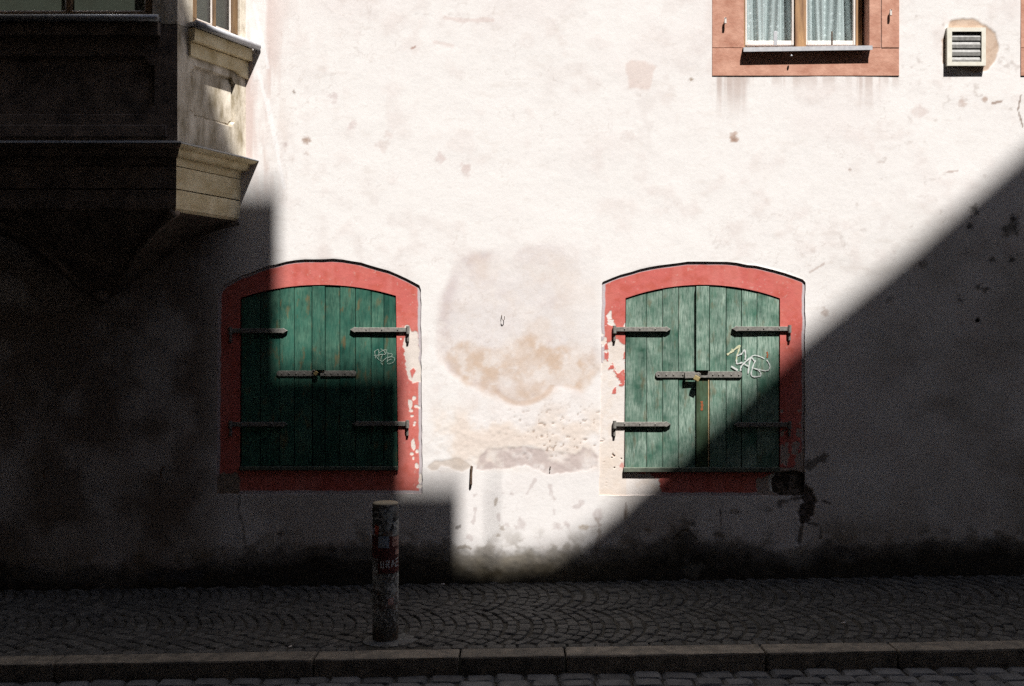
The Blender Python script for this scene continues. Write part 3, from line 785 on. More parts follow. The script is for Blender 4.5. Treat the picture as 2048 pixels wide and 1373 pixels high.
midstrap(SHL1, 553, 626, 742, 753, (563, 578, 592, 608)); midstrap(SHL2, 712, 640, 742, 753, (704, 690, 676, 662, 650))
ribbon('graffiti', [[(748,704),(756,699),(757,705),(757,715)],[(749,704),(750,712),(751,717)],[(747,711),(754,711),(762,709)],[(757,707),(764,702),(771,700),(773,700.5)],[(761,698),(767,702),(770,707),(771,709)],[(773,700),(772,705),(770,709),(764,709),(758,711)],[(765,709),(763,714),(761,720)],[(752,713),(755,717),(758,720)],[(759,721),(764,723),(768,720),(773,716),(780,714),(784,711),(783,708),(775,708)],[(775.5,705),(775,714),(774,725)],[(774,716),(784,714),(789,718),(786,725),(778,728),(774,727)],[(775,722),(780,719),(783,719)],[(761,726),(764,728),(764,730.5)]],
       0.0135, 0.0042, M_CHALKG, SHL2, label='thin pale scribbled tag on green boards')
# ---- right window
SHR1 = empty('shutter', (PX(1250), 0.02, PZ(938)), HOUSE, label='left leaf of the right arched window, faded green and sunlit')
SHR2 = empty('shutter', (PX(1560), 0.02, PZ(938)), HOUSE, label='right leaf of the right arched window with a bold white tag')
for a, b in ((1252, 1293), (1293.8, 1324.5), (1325.5, 1356.5), (1357.5, 1390)):
    plank(INN_R, a, b, 936, M_GREEN_R, SHR1, xa2=a-(2 if a < 1260 else 0))
plank(INN_R, 1392.5, 1417.5, 936, M_BARE, SHR2, yf=0.0165)
for a, b in ((1419.5, 1451.5), (1452.8, 1482.5), (1483.8, 1513.5), (1514.5, 1558)):
    plank(INN_R, a, b, 936, M_GREEN_R, SHR2)
plank(INN_R, 1392.5, 1418.5, 742, M_GREEN_R, SHR2, yf=-0.010, depth=0.0262, name='cover_strip')
slab('split_edge', [(PX(1417), PZ(936)), (PX(1417), PZ(756)), (PX(1418.8), PZ(756)), (PX(1418.8), PZ(936))], 0.0135, 0.03,
     simple_mat('bare_wood_edge', D(190, 160, 110), D(215, 190, 150), 40, tone=0), SHR2, bev=0.0004)
strap(SHR1, 1229, 1342, 659, False); strap(SHR2, 1579, 1464, 658, True)
strap(SHR1, 1229, 1342, 849, False); strap(SHR2, 1579, 1468, 850, True)
midstrap(SHR1, 1311, 1391, 743.5, 756, (1318, 1333, 1347, 1366)); midstrap(SHR2, 1485, 1394, 743.5, 756, (1478, 1463, 1447, 1438, 1426))
slab('hasp', [(PX(1369), PZ(757)), (PX(1369), PZ(745)), (PX(1398), PZ(745.5)), (PX(1398), PZ(754)), (PX(1388), PZ(756))], -0.018, -0.014, M_IRON, SHR1, bev=0.001)
bm = bmesh.new(); add_box(bm, PX(1369), PX(1373), -0.0141, 0.0059, PZ(756), PZ(746)); from_bm('hasp_hinge', bm, M_IRON, SHR1)
ribbon('graffiti', [([(1455,710),(1465,703),(1481,691)], 0.017), ([(1464,698),(1468,704)], 0.010), ([(1481,691),(1478,702),(1474,716),(1474,728)], 0.013)],
       0.0135, 0.014, M_CHALKY, SHR2, label='yellowish strokes of a marker tag on green boards')
ribbon('graffiti', [([(1474,720),(1475,728),(1486,725)], 0.012), ([(1474,712),(1484,708),(1490,700),(1492,712),(1491,720)], 0.011), ([(1482,742),(1483,734),(1492,724),(1505,713)], 0.014),
        ([(1505,713),(1500,725),(1497,748)], 0.012), ([(1503,714),(1510,723)], 0.009), ([(1512,721),(1506,735),(1504,752),(1520,753),(1522,747),(1517,740),(1508,737)], 0.011),
        ([(1504,713),(1511,711),(1522,714),(1530,718)], 0.008), ([(1534,720),(1540,730),(1539,739),(1531,742),(1518,739)], 0.009), ([(1463,733),(1476,741)], 0.014), ([(1490,729),(1498,733)], 0.009)],
       0.0125, 0.012, M_CHALK, SHR2, label='bold white marker tag on green boards')
M_STAIN = simple_mat('rust_stain', D(176, 96, 48), D(128, 70, 34), 60, 0.9, tone=0)
ribbon('rust_stain', [([(1404,803),(1405,812),(1404,822)], 0.020)], 0.0155, 0.02, M_STAIN, SHR2)
ribbon('rust_stain', [([(1535,704),(1536,711),(1535,716)], 0.014)], 0.0125, 0.02, M_STAIN, SHR2)
# narrow ledges under both pairs
M_LEDGE = simple_mat('green_grey_ledge', D(70, 78, 66), D(112, 120, 104), 30, tone=0)
slab('ledge', [(PX(1247), PZ(944.5)), (PX(1247), PZ(935.5)), (PX(1560), PZ(935.5)), (PX(1560), PZ(944.5))], -0.012, 0.05, M_LEDGE, HOUSE, bev=0.003)
slab('ledge', [(PX(479), PZ(941)), (PX(479), PZ(933.5)), (PX(796), PZ(933.5)), (PX(796), PZ(941))], -0.008, 0.05, M_LEDGE, HOUSE, bev=0.003)

def padlock(px, py, yy, s, tilt, label, group=None):
    c = Vector((PX(px), yy, PZ(py)))
    e = empty('padlock', c, label=label, cat='padlock')
    R = Matrix.Translation(c) @ Matrix.Rotation(tilt, 4, 'Y')
    bm = bmesh.new()
    add_box(bm, -0.021*s, 0.021*s, -0.008*s, 0.008*s, -0.018*s, 0.018*s, 0.004*s, 2, M=R)
    from_bm('lock_body', bm, M_BRASS, e)
    bm = bmesh.new()
    pts = [R @ Vector((0.013*s*math.cos(a), 0, 0.018*s+0.012*s+0.013*s*math.sin(a))) for a in np.linspace(0, math.pi, 9)]
    pts = [R @ Vector((0.013*s, 0, 0.014*s))] + pts + [R @ Vector((-0.013*s, 0, 0.014*s))]
    add_tube(bm, pts, 0.0035*s, 8)
    from_bm('shackle', bm, M_IRON, e, smooth=True)
padlock(1392, 757, -0.030, 1.0, 0.5, 'small brass padlock hanging on the bar of the sunlit right shutters')
padlock(632, 747, -0.004, 0.75, -0.9, 'small pale padlock on the bar of the left shutters')

# ---- window with sandstone surround
def upper_window(dx, first):
    P = lambda p, Y=0.0: PX(p+dx, 0.0)*1.0 if Y == 0 else PX(p, Y)+PX(1024+dx, 0.0)
    par = empty('stone_window', (P(1612), 0, PZ(152)), HOUSE,
                label='window with pink sandstone surround and lace curtains' if first else 'pink sandstone window cut off by the right edge')
    yf = -0.0045
    def st_(x0, x1, y0, y1, yb=0.17, f=yf):
        return slab('stone_block', [(P(x0), PZ(y1)), (P(x0), PZ(y0)), (P(x1), PZ(y0)), (P(x1), PZ(y1))], f, yb, M_STONE, par, bev=0.0025)
    st_(1424, 1487.5, -200, 96.5); st_(1424, 1487.5, -400, -201)           # left jamb
    st_(1738, 1761.5, -200, 96.5); st_(1762.5, 1798, -200, 96.5, f=yf-0.003)      # right jamb with its rebate
    st_(1738, 1798, -400, -201); st_(1488, 1737.5, -400, -318)
    st_(1424, 1798, 97.5, 152.5, 0.16)                                     # bottom stone
    Yw = 0.095
    Q = lambda p: P(p, Yw)
    Zq = lambda p: PZ(p, Yw)
    # casement frame
    for (x0, x1, n_) in ((1484, 1490.5, 'frame_post'), (1589.5, 1611.5, 'mullion'), (1711.5, 1724.5, 'frame_post')):
        box(n_, Q(x0), Q(x1), Yw-0.012 if n_ == 'mullion' else Yw, 0.14, Zq(96), Zq(-320), M_WOODB, par, bev=0.003)
    box('frame_rail', Q(1484), Q(1725), Yw+0.03, 0.16, Zq(98), Zq(91), M_WOODB, par, bev=0.002)
    for (x0, x1) in ((1490.5, 1588.5), (1611.5, 1711.5)):
        sa = empty('sash', ((Q(x0)+Q(x1))/2, Yw, Zq(90)), par)
        # white beading round the glass
        for b in ((x0, x0+3.4, 90.5, -320), (x1-4.5, x1, 90.5, -320)):
            o = box('sash', Q(b[0]), Q(b[1]), Yw+0.004, Yw+0.04, Zq(b[2]), Zq(b[3]), M_WHITEP, par, bev=0.003)
            o.name = 'sash_stile'
        o = box('sash_rail', Q(x0+3.5), Q(x1-4.6), Yw+0.005, Yw+0.04, Zq(90.5), Zq(81.5), M_WHITEP, par, bev=0.004)
        box('sash_rail', Q(x0+3.5), Q(x1-4.6), Yw+0.005, Yw+0.04, Zq(-150), Zq(-156), M_WHITEP, par, bev=0.004)
        bpy.data.objects.remove(sa)
        box('pane', Q(x0+3.3), Q(x1-4.4), Yw+0.02, Yw+0.024, Zq(82), Zq(-315), M_GLASS, par)
        # lace curtain hanging inside
        n = 70; V = []; F = []
        xa, xb = Q(x0+2)-0.02, Q(x1-3)+0.03
        for i in range(n+1):
            t = i/n
            x = xa+(xb-xa)*t
            yy = Yw+0.075+0.020*math.sin(t*23+x0*1.3)+0.012*math.sin(t*51+x0)
            for j, z in enumerate((Zq(95), Zq(-20), Zq(-310))):
                V.append((x+0.01*math.sin(j*2.0+t*9), yy*1.0+0.006*math.sin(j*2+t*15), z))
        for i in range(n):
            for j in range(2):
                F.append((3*i+j, 3*i+3+j, 3*i+4+j, 3*i+1+j))
        if first:
            side = 'left' if x0 < 1550 else 'right'
            from_arrays('lace_curtain', np.array(V), F, M_LACE, None, smooth=True, label='pale blue lace curtain behind the %s pane of the sandstone window' % side, cat='curtain', group='lace curtains in the upper window')
    box('room_back', Q(1480), Q(1760), 0.42, 0.45, Zq(130), Zq(-330), M_DARK, par)
    box('room_side', Q(1474), Q(1478), 0.175, 0.42, Zq(130), Zq(-330), M_DARK, par)
    # zinc sill with folded front, slightly askew
    za, zb = PZ(104, -0.04), PZ(99.5, -0.04)
    V = []
    xa, xb = P(1484.5), P(1741)
    for (x, zo) in ((xa, 0.0), (xb, 0.014)):
        for (yy, z) in ((-0.042, za), (-0.042, za+0.032), (0.10, za+0.045), (0.10, za+0.040), (-0.039, za+0.027), (-0.039, za)):
            V.append((x, yy, z+zo))
    F = [(i, (i+1) % 6, 6+(i+1) % 6, 6+i) for i in range(6)] + [(5, 4, 3, 2, 1, 0), (6, 7, 8, 9, 10, 11)]
    from_arrays('zinc_sill', np.array(V), F, M_ZINC, par)
    for (x, xw, m_) in ((1548.5, 3.6, M_ZINC), (1661, 1.5, M_RUST)):
        box('iron_stay', P(x-xw), P(x+xw), -0.036, -0.030, PZ(93), PZ(66), m_, par, bev=0.001)
    for (x, y0, y1) in ((1449, 38, 50), (1778.5, 22, 34)):
        bm = bmesh.new()
        add_tube(bm, [(P(x), 0.0, PZ((y0+y1)/2)), (P(x), -0.022, PZ((y0+y1)/2)), (P(x)+0.004, -0.030, PZ(y0))], 0.006, 8)
        add_box(bm, P(x)-0.007, P(x)+0.009, -0.032, -0.020, PZ(y1), PZ(y0), 0.002)
        from_bm('shutter_hook', bm, M_WHITEP, par)
    bm = bmesh.new(); bmesh.ops.create_icosphere(bm, subdivisions=2, radius=0.008, matrix=Matrix.Translation((P(1580), -0.038, PZ(115))))
    from_bm('nail_head', bm, M_ZINC, par, smooth=True)
upper_window(0, True)
upper_window(DX2, False)

# ---- wall ventilator
VE = empty('vent_cover', (PX(1929), 0, PZ(134)), HOUSE, label='square cream vent cover with four grey louvres')
vx0, vx1, vy0, vy1 = 1891, 1968, 58, 134
bm = bmesh.new()
o_ = [(PX(vx0), PZ(vy1)), (PX(vx0), PZ(vy0)), (PX(vx1), PZ(vy0)), (PX(vx1), PZ(vy1))]
fw = 9.5
for r in ((vx0, vx0+fw, vy0, vy1), (vx1-fw+1, vx1, vy0, vy1), (vx0+fw, vx1-fw+1, vy0, vy0+8), (vx0+fw, vx1-fw+1, vy1-7.5, vy1)):
    add_box(bm, PX(r[0]), PX(r[1]), -0.030, 0.01, PZ(r[3]), PZ(r[2]), 0.0)
bmesh.ops.remove_doubles(bm, verts=bm.verts, dist=0.0004)
from_bm('vent_frame', bm, M_VENT, VE)
box('vent_back', PX(vx0+5), PX(vx1-5), -0.004, 0.004, PZ(vy1-4), PZ(vy0+4), M_DARK, VE)
for i in range(4):
    y0 = vy0+11+i*15.2
    V = [(PX(vx0+fw), -0.013, PZ(y0)), (PX(vx1-fw+1), -0.013, PZ(y0)), (PX(vx1-fw+1), -0.022, PZ(y0+7)), (PX(vx0+fw), -0.022, PZ(y0+7)),
         (PX(vx1-fw+1), -0.020, PZ(y0+14)), (PX(vx0+fw), -0.020, PZ(y0+14)), (PX(vx1-fw+1), -0.011, PZ(y0+15.1)), (PX(vx0+fw), -0.011, PZ(y0+15.1))]
    from_arrays('louvre', np.array(V), [(0, 1, 2, 3), (3, 2, 4, 5), (5, 4, 6, 7), (7, 6, 1, 0), (0, 3, 5, 7), (1, 6, 4, 2)], M_LOUVRE, VE)

# ---- odd ironwork in the wall
def pin(name, pts, r, m=M_RUST, **k):
    bm = bmesh.new(); add_tube(bm, pts, r, 7); return from_bm(name, bm, m, HOUSE, **k)
pin('iron_bolt', [(PX(943), 0.01, PZ(931)), (PX(943.5), -0.010, PZ(933)), (PX(942.5), -0.012, PZ(948)), (PX(942), -0.012, PZ(968)), (PX(941.5), -0.008, PZ(973))], [0.005, 0.010, 0.008, 0.010, 0.006], label='rusty bolt hanging from the plaster between the windows')
pin('iron_pin', [(PX(1100.5), 0.01, PZ(934)), (PX(1100.5), -0.010, PZ(934)), (PX(1100.5), -0.010, PZ(940))], 0.004)
pin('iron_staple', [(PX(1003.5), 0.01, PZ(630)), (PX(1003.5), -0.012, PZ(632)), (PX(1004), -0.014, PZ(639)), (PX(1006.5), -0.014, PZ(642)), (PX(1009), -0.014, PZ(639)), (PX(1009), -0.012, PZ(633))], 0.0028)
for x in (325, 92):
    pin('iron_hook', [(PX(x+4), 0.01, PZ(934)), (PX(x+4), -0.03, PZ(934)), (PX(x), -0.035, PZ(940)), (PX(x), -0.03, PZ(956))], 0.007)

# ------------------------------------------------------------------ oriel
ORI = empty('oriel', (PX(206), 0, PZ(440)), HOUSE, label='projecting oriel with moulded base and panelled sides, its front in deep shade')
XC = -3.03; HW = 0.75; DP = 0.586; FL = 0.30      # centre, half width of the front, depth, flare of the cants
def oriel_path(off, drop=0.0):
    """plan of the oriel from the left wall joint to the right wall joint, pushed outwards by off"""
    nx, ny = DP, -FL                # cant normal for the right side (pointing right and to the street)
    l = math.hypot(nx, ny); nx /= l; ny /= l
    # intersection of offset front and offset cant
    fy = -DP-off
    # cant line: points p with (p-c0).n = off, c0 = (XC+HW, -DP)
    xr = XC+HW + (off - (fy+DP)*ny)/nx
    xw = XC+HW + (off - (0.02+DP)*ny)/nx
    return [(2*XC-xw, 0.02), (2*XC-xr, fy), (xr, fy), (xw, 0.02)]
def sweep(name, prof, mat, parent, front=None, **k):
    V = []; F = []
    paths = [oriel_path(o) for o, z in prof]
    n = len(prof)
    for i in range(4):
        for j in range(n):
            V.append((paths[j][i][0], paths[j][i][1], prof[j][1]))
    V = np.array(V)
    for i in range(3):           # one stone (or sheet) per face, mitred at the corners
        F = [(j, (j+1) % n, n+(j+1) % n, n+j) for j in range(n)]
        from_arrays(name, V[i*n:(i+2)*n], F, front if (i == 1 and front) else mat, parent, **k)
def ori_solid(name, off, z0, z1, mat, parent, **k):
    p = oriel_path(off)
    V = [(a[0], a[1], z0) for a in p] + [(a[0], a[1], z1) for a in p]
    F = [(0, 1, 2, 3), (7, 6, 5, 4)] + [(i, i+4, (i+1) % 4+4, (i+1) % 4) for i in range(4)]
    return from_arrays(name, np.array(V), F, mat, parent, **k)
zf = lambda py, d=DP: EYE+(686.5-py)*(DIST-d)/FPX
Z_BOT = zf(422); Z_G2 = zf(377); Z_G1 = zf(331); Z_LED = zf(284, DP+0.09); Z_SILL = zf(46); Z_TOP = 6.6
CUT = {}
# moulded base: three courses with open joints between, cyma and ledge above
sweep('base_course', [(-0.3, Z_BOT), (-0.055, Z_BOT), (-0.036, Z_BOT+0.022), (-0.030, Z_BOT+0.06), (-0.027, Z_G2-0.005), (-0.3, Z_G2-0.005)], M_TAN, ORI, M_SHADE)
sweep('base_course', [(-0.3, Z_G2+0.003), (-0.025, Z_G2+0.003), (-0.025, Z_G1-0.004), (-0.3, Z_G1-0.004)], M_TAN, ORI, M_SHADE)
sweep('base_course', [(-0.3, Z_G1+0.002), (-0.024, Z_G1+0.002), (-0.022, Z_G1+0.045), (-0.012, Z_G1+0.055), (-0.3, Z_G1+0.055)], M_TAN, ORI, M_SHADE)
sweep('joint', [(-0.3, Z_BOT+0.02), (-0.042, Z_BOT+0.02), (-0.042, Z_G1+0.02), (-0.3, Z_G1+0.02)], M_DARK, ORI)
zc = Z_G1+0.057
prof = [(-0.3, zc), (-0.008, zc)]
for t in np.linspace(0, 1, 7):
    prof.append((0.005+0.030*math.sin(t*math.pi/2), zc+0.002+0.045*t**1.6))
prof += [(0.048, zc+0.050), (0.050, zc+0.058)]
for t in np.linspace(0, 1, 4):
    prof.append((0.052+0.035*t**0.7, Z_LED-0.034+0.018*t))
prof += [(0.090, Z_LED-0.012), (-0.3, Z_LED-0.010)]
sweep('cornice', prof, M_TAN, ORI, M_SHADE)
sweep('flashing', [(-0.1, Z_LED-0.009), (0.094, Z_LED-0.011), (0.096, Z_LED-0.006), (0.090, Z_LED), (0.0, Z_LED+0.028), (-0.1, Z_LED+0.035)], M_FLASH, ORI)
ori_solid('oriel_body', -0.046, Z_LED, Z_SILL-0.01, M_PALE, ORI)
# panels framed on each face; face frame: origin, direction, outward normal
def face(kind):
    p = oriel_path(0.0)
    if kind == 'front': a, b = Vector((p[1][0], p[1][1], 0)), Vector((p[2][0], p[2][1], 0))
    elif kind == 'right': a, b = Vector((p[2][0], p[2][1], 0)), Vector((p[3][0], 0.0, 0))
    else: a, b = Vector((p[0][0], 0.0, 0)), Vector((p[1][0], p[1][1], 0))
    d = (b-a); L = d.length; d.normalize(); n = Vector((d.y, -d.x, 0))
    M = Matrix(((d.x, -n.x, 0, a.x), (d.y, -n.y, 0, a.y), (0, 0, 1, 0), (0, 0, 0, 1)))   # local (u, inward, z)
    return M, L
def fslab(name, kind, outline, w0, w1, mat, parent, bev=0.003, **k):
    M, L = face(kind)
    bm = bmesh.new(); slab_bm(bm, outline, -w1, -w0, bev)
    for v in bm.verts: v.co = M @ v.co
    return from_bm(name, bm, mat, parent, **k)
def frect(name, kind, u0, u1, z0, z1, w0, w1, mat, parent, bev=0.003, **k):
    return fslab(name, kind, [(u0, z0), (u0, z1), (u1, z1), (u1, z0)], w0, w1, mat, parent, bev, **k)
def notched(u0, u1, z0, z1, e, n=5):
    """panel outline with quarter-round ears bitten out of its corners"""
    o = []
    for (cx, cz, a0, a1) in ((u0, z0, 90, 0), (u1, z0, 180, 90), (u1, z1, 270, 180), (u0, z1, 360, 270)):
        for t in np.linspace(math.radians(a0), math.radians(a1), n):
            o.append((cx+e*math.cos(t), cz+e*math.sin(t)))
    return o
def panel_face(kind, L, zp0, zp1, mu0, mu1, ear, mat):
    """skin of the face around a sunk panel, made of a ring"""
    M, _ = face(kind)
    inn = notched(mu0, mu1, zp0, zp1, ear)
    # outer ring: project each inner point to the rectangle
    u0, u1, z0, z1 = 0.0, L, Z_LED+0.002, Z_SILL-0.012
    cx, cz = (mu0+mu1)/2, (zp0+zp1)/2
    out = []
    for (u, z) in inn:
        # snap towards the nearest outer side/corner
        fu = (u-cx)/((mu1-mu0)/2); fz = (z-cz)/((zp1-zp0)/2)
        s = max(abs(fu), abs(fz)); fu /= s; fz /= s
        if abs(fu) > 0.8 and abs(fz) > 0.8: pass
        out.append((u0+(fu+1)/2*(u1-u0), z0+(fz+1)/2*(z1-z0)))
    # make sure the exact corners exist
    n = len(inn)
    for (cu, czz) in ((u0, z0), (u1, z0), (u1, z1), (u0, z1)):
        k = min(range(n), key=lambda i: (out[i][0]-cu)**2+(out[i][1]-czz)**2); out[k] = (cu, czz)
    V = []; F = []
    def push(pts, w):
        b = len(V)
        for (u, z) in pts: V.append(tuple(M @ Vector((u, -w, z))))
        return b
    a = push(out, 0.0); b = push(inn, 0.0); c_ = push(offset_poly(inn, 0.010), -0.028); d_ = push(out, -0.045)
    for i in range(n):
        j = (i+1) % n
        F += [(a+i, a+j, b+j, b+i), (b+i, b+j, c_+j, c_+i), (a+j, a+i, d_+i, d_+j)]
    F.append(tuple(c_+i for i in range(n))[::-1])
    bm = bmesh.new()
    vs = [bm.verts.new(v) for v in V]
    for f in F: bm.faces.new([vs[i] for i in f])
    return from_bm('panelled_face', bm, mat, ORI)
_, LF = face('front'); _, LS = face('right')
def cant_u(px):              # distance along the right cant from the corner for a photo column
    # a = corner + u*d ; (X)/(DIST+Y) = (px-1024)/FPX
    M, L = face('right'); t = (px-1024)/FPX
    ax, ay = M[0][3], M[1][3]; dx, dy = M[0][0], M[1][0]
    return (t*(DIST+ay)-ax)/(dx-t*dy)
def cant_z(px, py):
    M, L = face('right'); u = cant_u(px)
    return EYE+(686.5-py)*(DIST+M[1][3]+u*M[1][0])/FPX
zp0 = cant_z(388, 234); zp1 = cant_z(389, 131)
panel_face('right', LS, zp0, zp1, cant_u(381), cant_u(471), 0.035, M_PALE)
panel_face('left', LS, zp0, zp1, LS-cant_u(471), LS-cant_u(381), 0.035, M_PALE)
panel_face('front', LF, zf(230), zf(112), 0.155, LF-0.155, 0.065, M_SHADE)
fslab('panel', 'right', offset_poly(notched(cant_u(381), cant_u(471), zp0, zp1, 0.035), 0.022), -0.029, -0.024, M_PALE, ORI, bev=0.002)
frect('rail_moulding', 'front', 0.02, LF-0.07, zf(276), zf(250), -0.006, 0.010, M_SHADE, ORI, bev=0.009)
# sills: stone board, frieze below it and a rolled zinc edge
us0, us1 = cant_u(377), LS+0.012
for kind, u0, u1 in (('right', us0, us1), ('left', LS-us1, LS-us0)):
    fslab('frieze', kind, [(u0-0.0, Z_SILL-0.20), (u0, Z_SILL-0.105), (u1, Z_SILL-0.105), (u1, Z_SILL-0.235), (u1-0.10, Z_SILL-0.22), (u1-0.14, Z_SILL-0.20)], 0.0015, 0.020, M_TAN, ORI)
    frect('sill_board', kind, u0+0.0, u1, Z_SILL-0.100, Z_SILL-0.012, 0.0015, 0.055, M_TAN, ORI, bev=0.004)
    M, L = face(kind)
    bm = bmesh.new()
    add_tube(bm, [M @ Vector((u, -0.085, Z_SILL+0.006)) for u in (u0-0.015, (u0+u1)/2, u1+0.03)], 0.026, 14)
    from_bm('sill_roll', bm, M_ZINC, ORI, smooth=True)
    frect('sill_top', kind, u0, u1, Z_SILL+0.001, Z_SILL+0.031, -0.03, 0.085, M_ZINC, ORI, bev=0.004)
frect('sill_board', 'front', 0.11, LF-0.11, Z_SILL-0.10, Z_SILL-0.012, 0.0015, 0.06, M_SHADE, ORI, bev=0.004)
M, L = face('front'); bm = bmesh.new()
add_tube(bm, [M @ Vector((u, -0.085, Z_SILL+0.006)) for u in (0.10, LF/2, LF-0.10)], 0.024, 14)
from_bm('sill_roll', bm, M_FLASH, ORI, smooth=True)
frect('sill_top', 'front', 0.11, LF-0.11, Z_SILL+0.001, Z_SILL+0.028, -0.03, 0.085, M_FLASH, ORI, bev=0.004)
# piers and windows above the sill
M_FRAMEB = simple_mat('brown_oriel_frame', D(92, 66, 38), D(140, 108, 70), 30, 0.6, stretch=(1, 1, 0.15), tone=0.05)
zt = Z_TOP
for kind, L in (('front', LF), ('right', LS), ('left', LS)):
    if kind == 'front': a, b = 0.17, LF-0.17
    elif kind == 'right': a, b = cant_u(386), cant_u(480)
    else: a, b = LS-cant_u(480), LS-cant_u(386)
    frect('pier', kind, 0.0 if kind != 'front' else 0.0015, a, Z_SILL-0.008, zt, -0.10, 0.0, M_PALE, ORI, bev=0.002)
    frect('pier', kind, b, L if kind != 'front' else L-0.0015, Z_SILL-0.008, zt, -0.10, 0.0, M_PALE, ORI, bev=0.002)
    wnd = empty('oriel_window', tuple(face(kind)[0] @ Vector(((a+b)/2, 0, Z_SILL))), ORI)
    zb = Z_SILL+0.032
    fwid = 0.055
    frect('frame_rail', kind, a+0.001, b-0.001, zb, zb+fwid*0.9, -0.075, -0.018, M_FRAMEB, wnd, bev=0.003)
    frect('frame_post', kind, a+0.001, a+fwid, zb+fwid*0.9+0.001, zt, -0.075, -0.018, M_FRAMEB, wnd, bev=0.003)
    frect('frame_post', kind, b-fwid, b-0.001, zb+fwid*0.9+0.001, zt, -0.075, -0.018, M_FRAMEB, wnd, bev=0.003)
    mid = (a+b)/2; mw = 0.022 if kind != 'front' else 0.035
    frect('mullion', kind, mid-mw/2, mid+mw/2, zb+fwid*0.9+0.001, zt, -0.072, -0.020, M_FRAMEB, wnd, bev=0.003)
    for (u0, u1) in ((a+fwid, mid-mw/2), (mid+mw/2, b-fwid)):
        frect('pane', kind, u0-0.004, u1+0.004, zb+fwid*0.85, zt, -0.05, -0.046, M_GLASSD, wnd, bev=0)
        frect('glazing_bead', kind, u0+0.001, u1-0.001, zb+fwid*0.9+0.002, zb+fwid*0.9+0.014, -0.044, -0.034, M_WHITEP, wnd, bev=0.002)
        frect('glazing_bead', kind, u1-0.012, u1-0.001, zb+fwid*0.9+0.016, zt, -0.044, -0.034, M_WHITEP, wnd, bev=0.002)
    if kind != 'front':
        frect('net_curtain', kind, a, b, zb, zt, -0.13, -0.12, M_NET, wnd, bev=0)
ori_solid('oriel_floor', -0.12, Z_SILL-0.02, Z_SILL+0.02, M_DARK, ORI)
ori_solid('oriel_head', 0.02, zt+0.002, zt+0.9, M_PALE, ORI)
sweep('upper_cornice', [(-0.1, zt+0.902), (0.05, zt+0.902), (0.16, zt+1.02), (0.16, zt+1.06), (-0.1, zt+1.3)], M_FLASH, ORI)
# trumpet-shaped corbel below
tab = [(0.0, 1.0), (0.07, 0.86), (0.15, 0.74), (0.28, 0.60), (0.45, 0.46), (0.62, 0.35), (0.78, 0.25), (0.90, 0.17), (1.0, 0.08)]
base = oriel_path(-0.05); z1, z0 = Z_BOT+0.001, PZ(592)
V = []; F = []; m_ = len(base)
ring_n = []
for (t, s) in tab:
    z = z1+(z0-z1)*t
    b = len(V); ring = []
    for i in range(3):
        p, q = base[i], base[i+1]
        for k in range(4):
            x = p[0]+(q[0]-p[0])*k/4; y = p[1]+(q[1]-p[1])*k/4
            ring.append((x, y))
    ring.append(base[3])
    for (x, y) in ring:
        V.append((XC+(x-XC)*s, 0.02+(y-0.02)*s**1.25, z))
    ring_n.append(len(ring))
R_ = ring_n[0]
for i in range(len(tab)-1):
    for k in range(R_-1):
        F.append((i*R_+k, i*R_+k+1, (i+1)*R_+k+1, (i+1)*R_+k))
F.append(tuple(range(R_))[::-1]); F.append(tuple((len(tab)-1)*R_+k for k in range(R_)))
from_arrays('corbel', np.array(V), F, M_SHADE, ORI)
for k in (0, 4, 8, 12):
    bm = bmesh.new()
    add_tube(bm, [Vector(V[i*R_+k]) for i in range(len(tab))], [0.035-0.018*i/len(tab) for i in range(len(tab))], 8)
    from_bm('corbel_rib', bm, M_SHADE, ORI, smooth=True)
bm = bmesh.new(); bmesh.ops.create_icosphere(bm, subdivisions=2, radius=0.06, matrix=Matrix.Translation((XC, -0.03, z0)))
from_bm('corbel_knob', bm, M_SHADE, ORI, smooth=True)

# ------------------------------------------------------------------ pavement, kerb, road
KY = -1.60          # back edge of the kerb
KW = 0.165
RZ = -0.085         # road below pavement
def ground_sheet(name, x0, x1, y0, y1, dz, mat, nx=40, **k):
    V = []; F = []
    for i in range(nx+1):
        x = x0+(x1-x0)*i/nx
        V += [(x, y0, gz(x)+dz), (x, y1, gz(x)+dz)]
    for i in range(nx): F.append((2*i, 2*i+2, 2*i+3, 2*i+1))
    return from_arrays(name, np.array(V), F, mat, None, recenter=False, **k)
PAV = ground_sheet('pavement', -16, 20, KY+0.002, 0.06, -0.012, M_JOINT, kind='structure')
ROAD = ground_sheet('road', -16, 20, -9.2, KY-KW+0.02, RZ-0.020, M_JOINT, kind='structure')
KERB = empty('kerb', (0, KY-KW/2, 0), kind='structure')

def sett_mesh(name, seed, dome=0.10, rr=0.16):
    r = random.Random(seed)
    V = []; F = []
    def ring(sc, z, cr):
        b = len(V)
        for (sx, sy) in ((-1, -1), (1, -1), (1, 1), (-1, 1)):
            jx = r.uniform(-0.02, 0.02); jy = r.uniform(-0.02, 0.02)
            if sx*sy > 0: pts = ((sx, sy*(1-cr)), (sx*(1-cr), sy))
            else: pts = ((sx*(1-cr), sy), (sx, sy*(1-cr)))
            for (a, c) in pts:
                V.append((a*0.5*sc+jx, c*0.5*sc+jy, z+r.uniform(-0.03, 0.03)*(1 if z > -0.5 else 0)))
        return b
    a = ring(1.0, -1.0, rr); b = ring(1.0, -dome*2.2, rr); c = ring(0.84, -0.02, rr*1.4)
    for i in range(8):
        j = (i+1) % 8
        F += [(a+i, a+j, b+j, b+i), (b+i, b+j, c+j, c+i)]
    V.append((0, 0, r.uniform(0.0, 0.10)))
    for i in range(8): F.append((c+i, c+(i+1) % 8, len(V)-1))
    return np.array(V), F
SV = [sett_mesh('sett', 100+i) for i in range(8)]
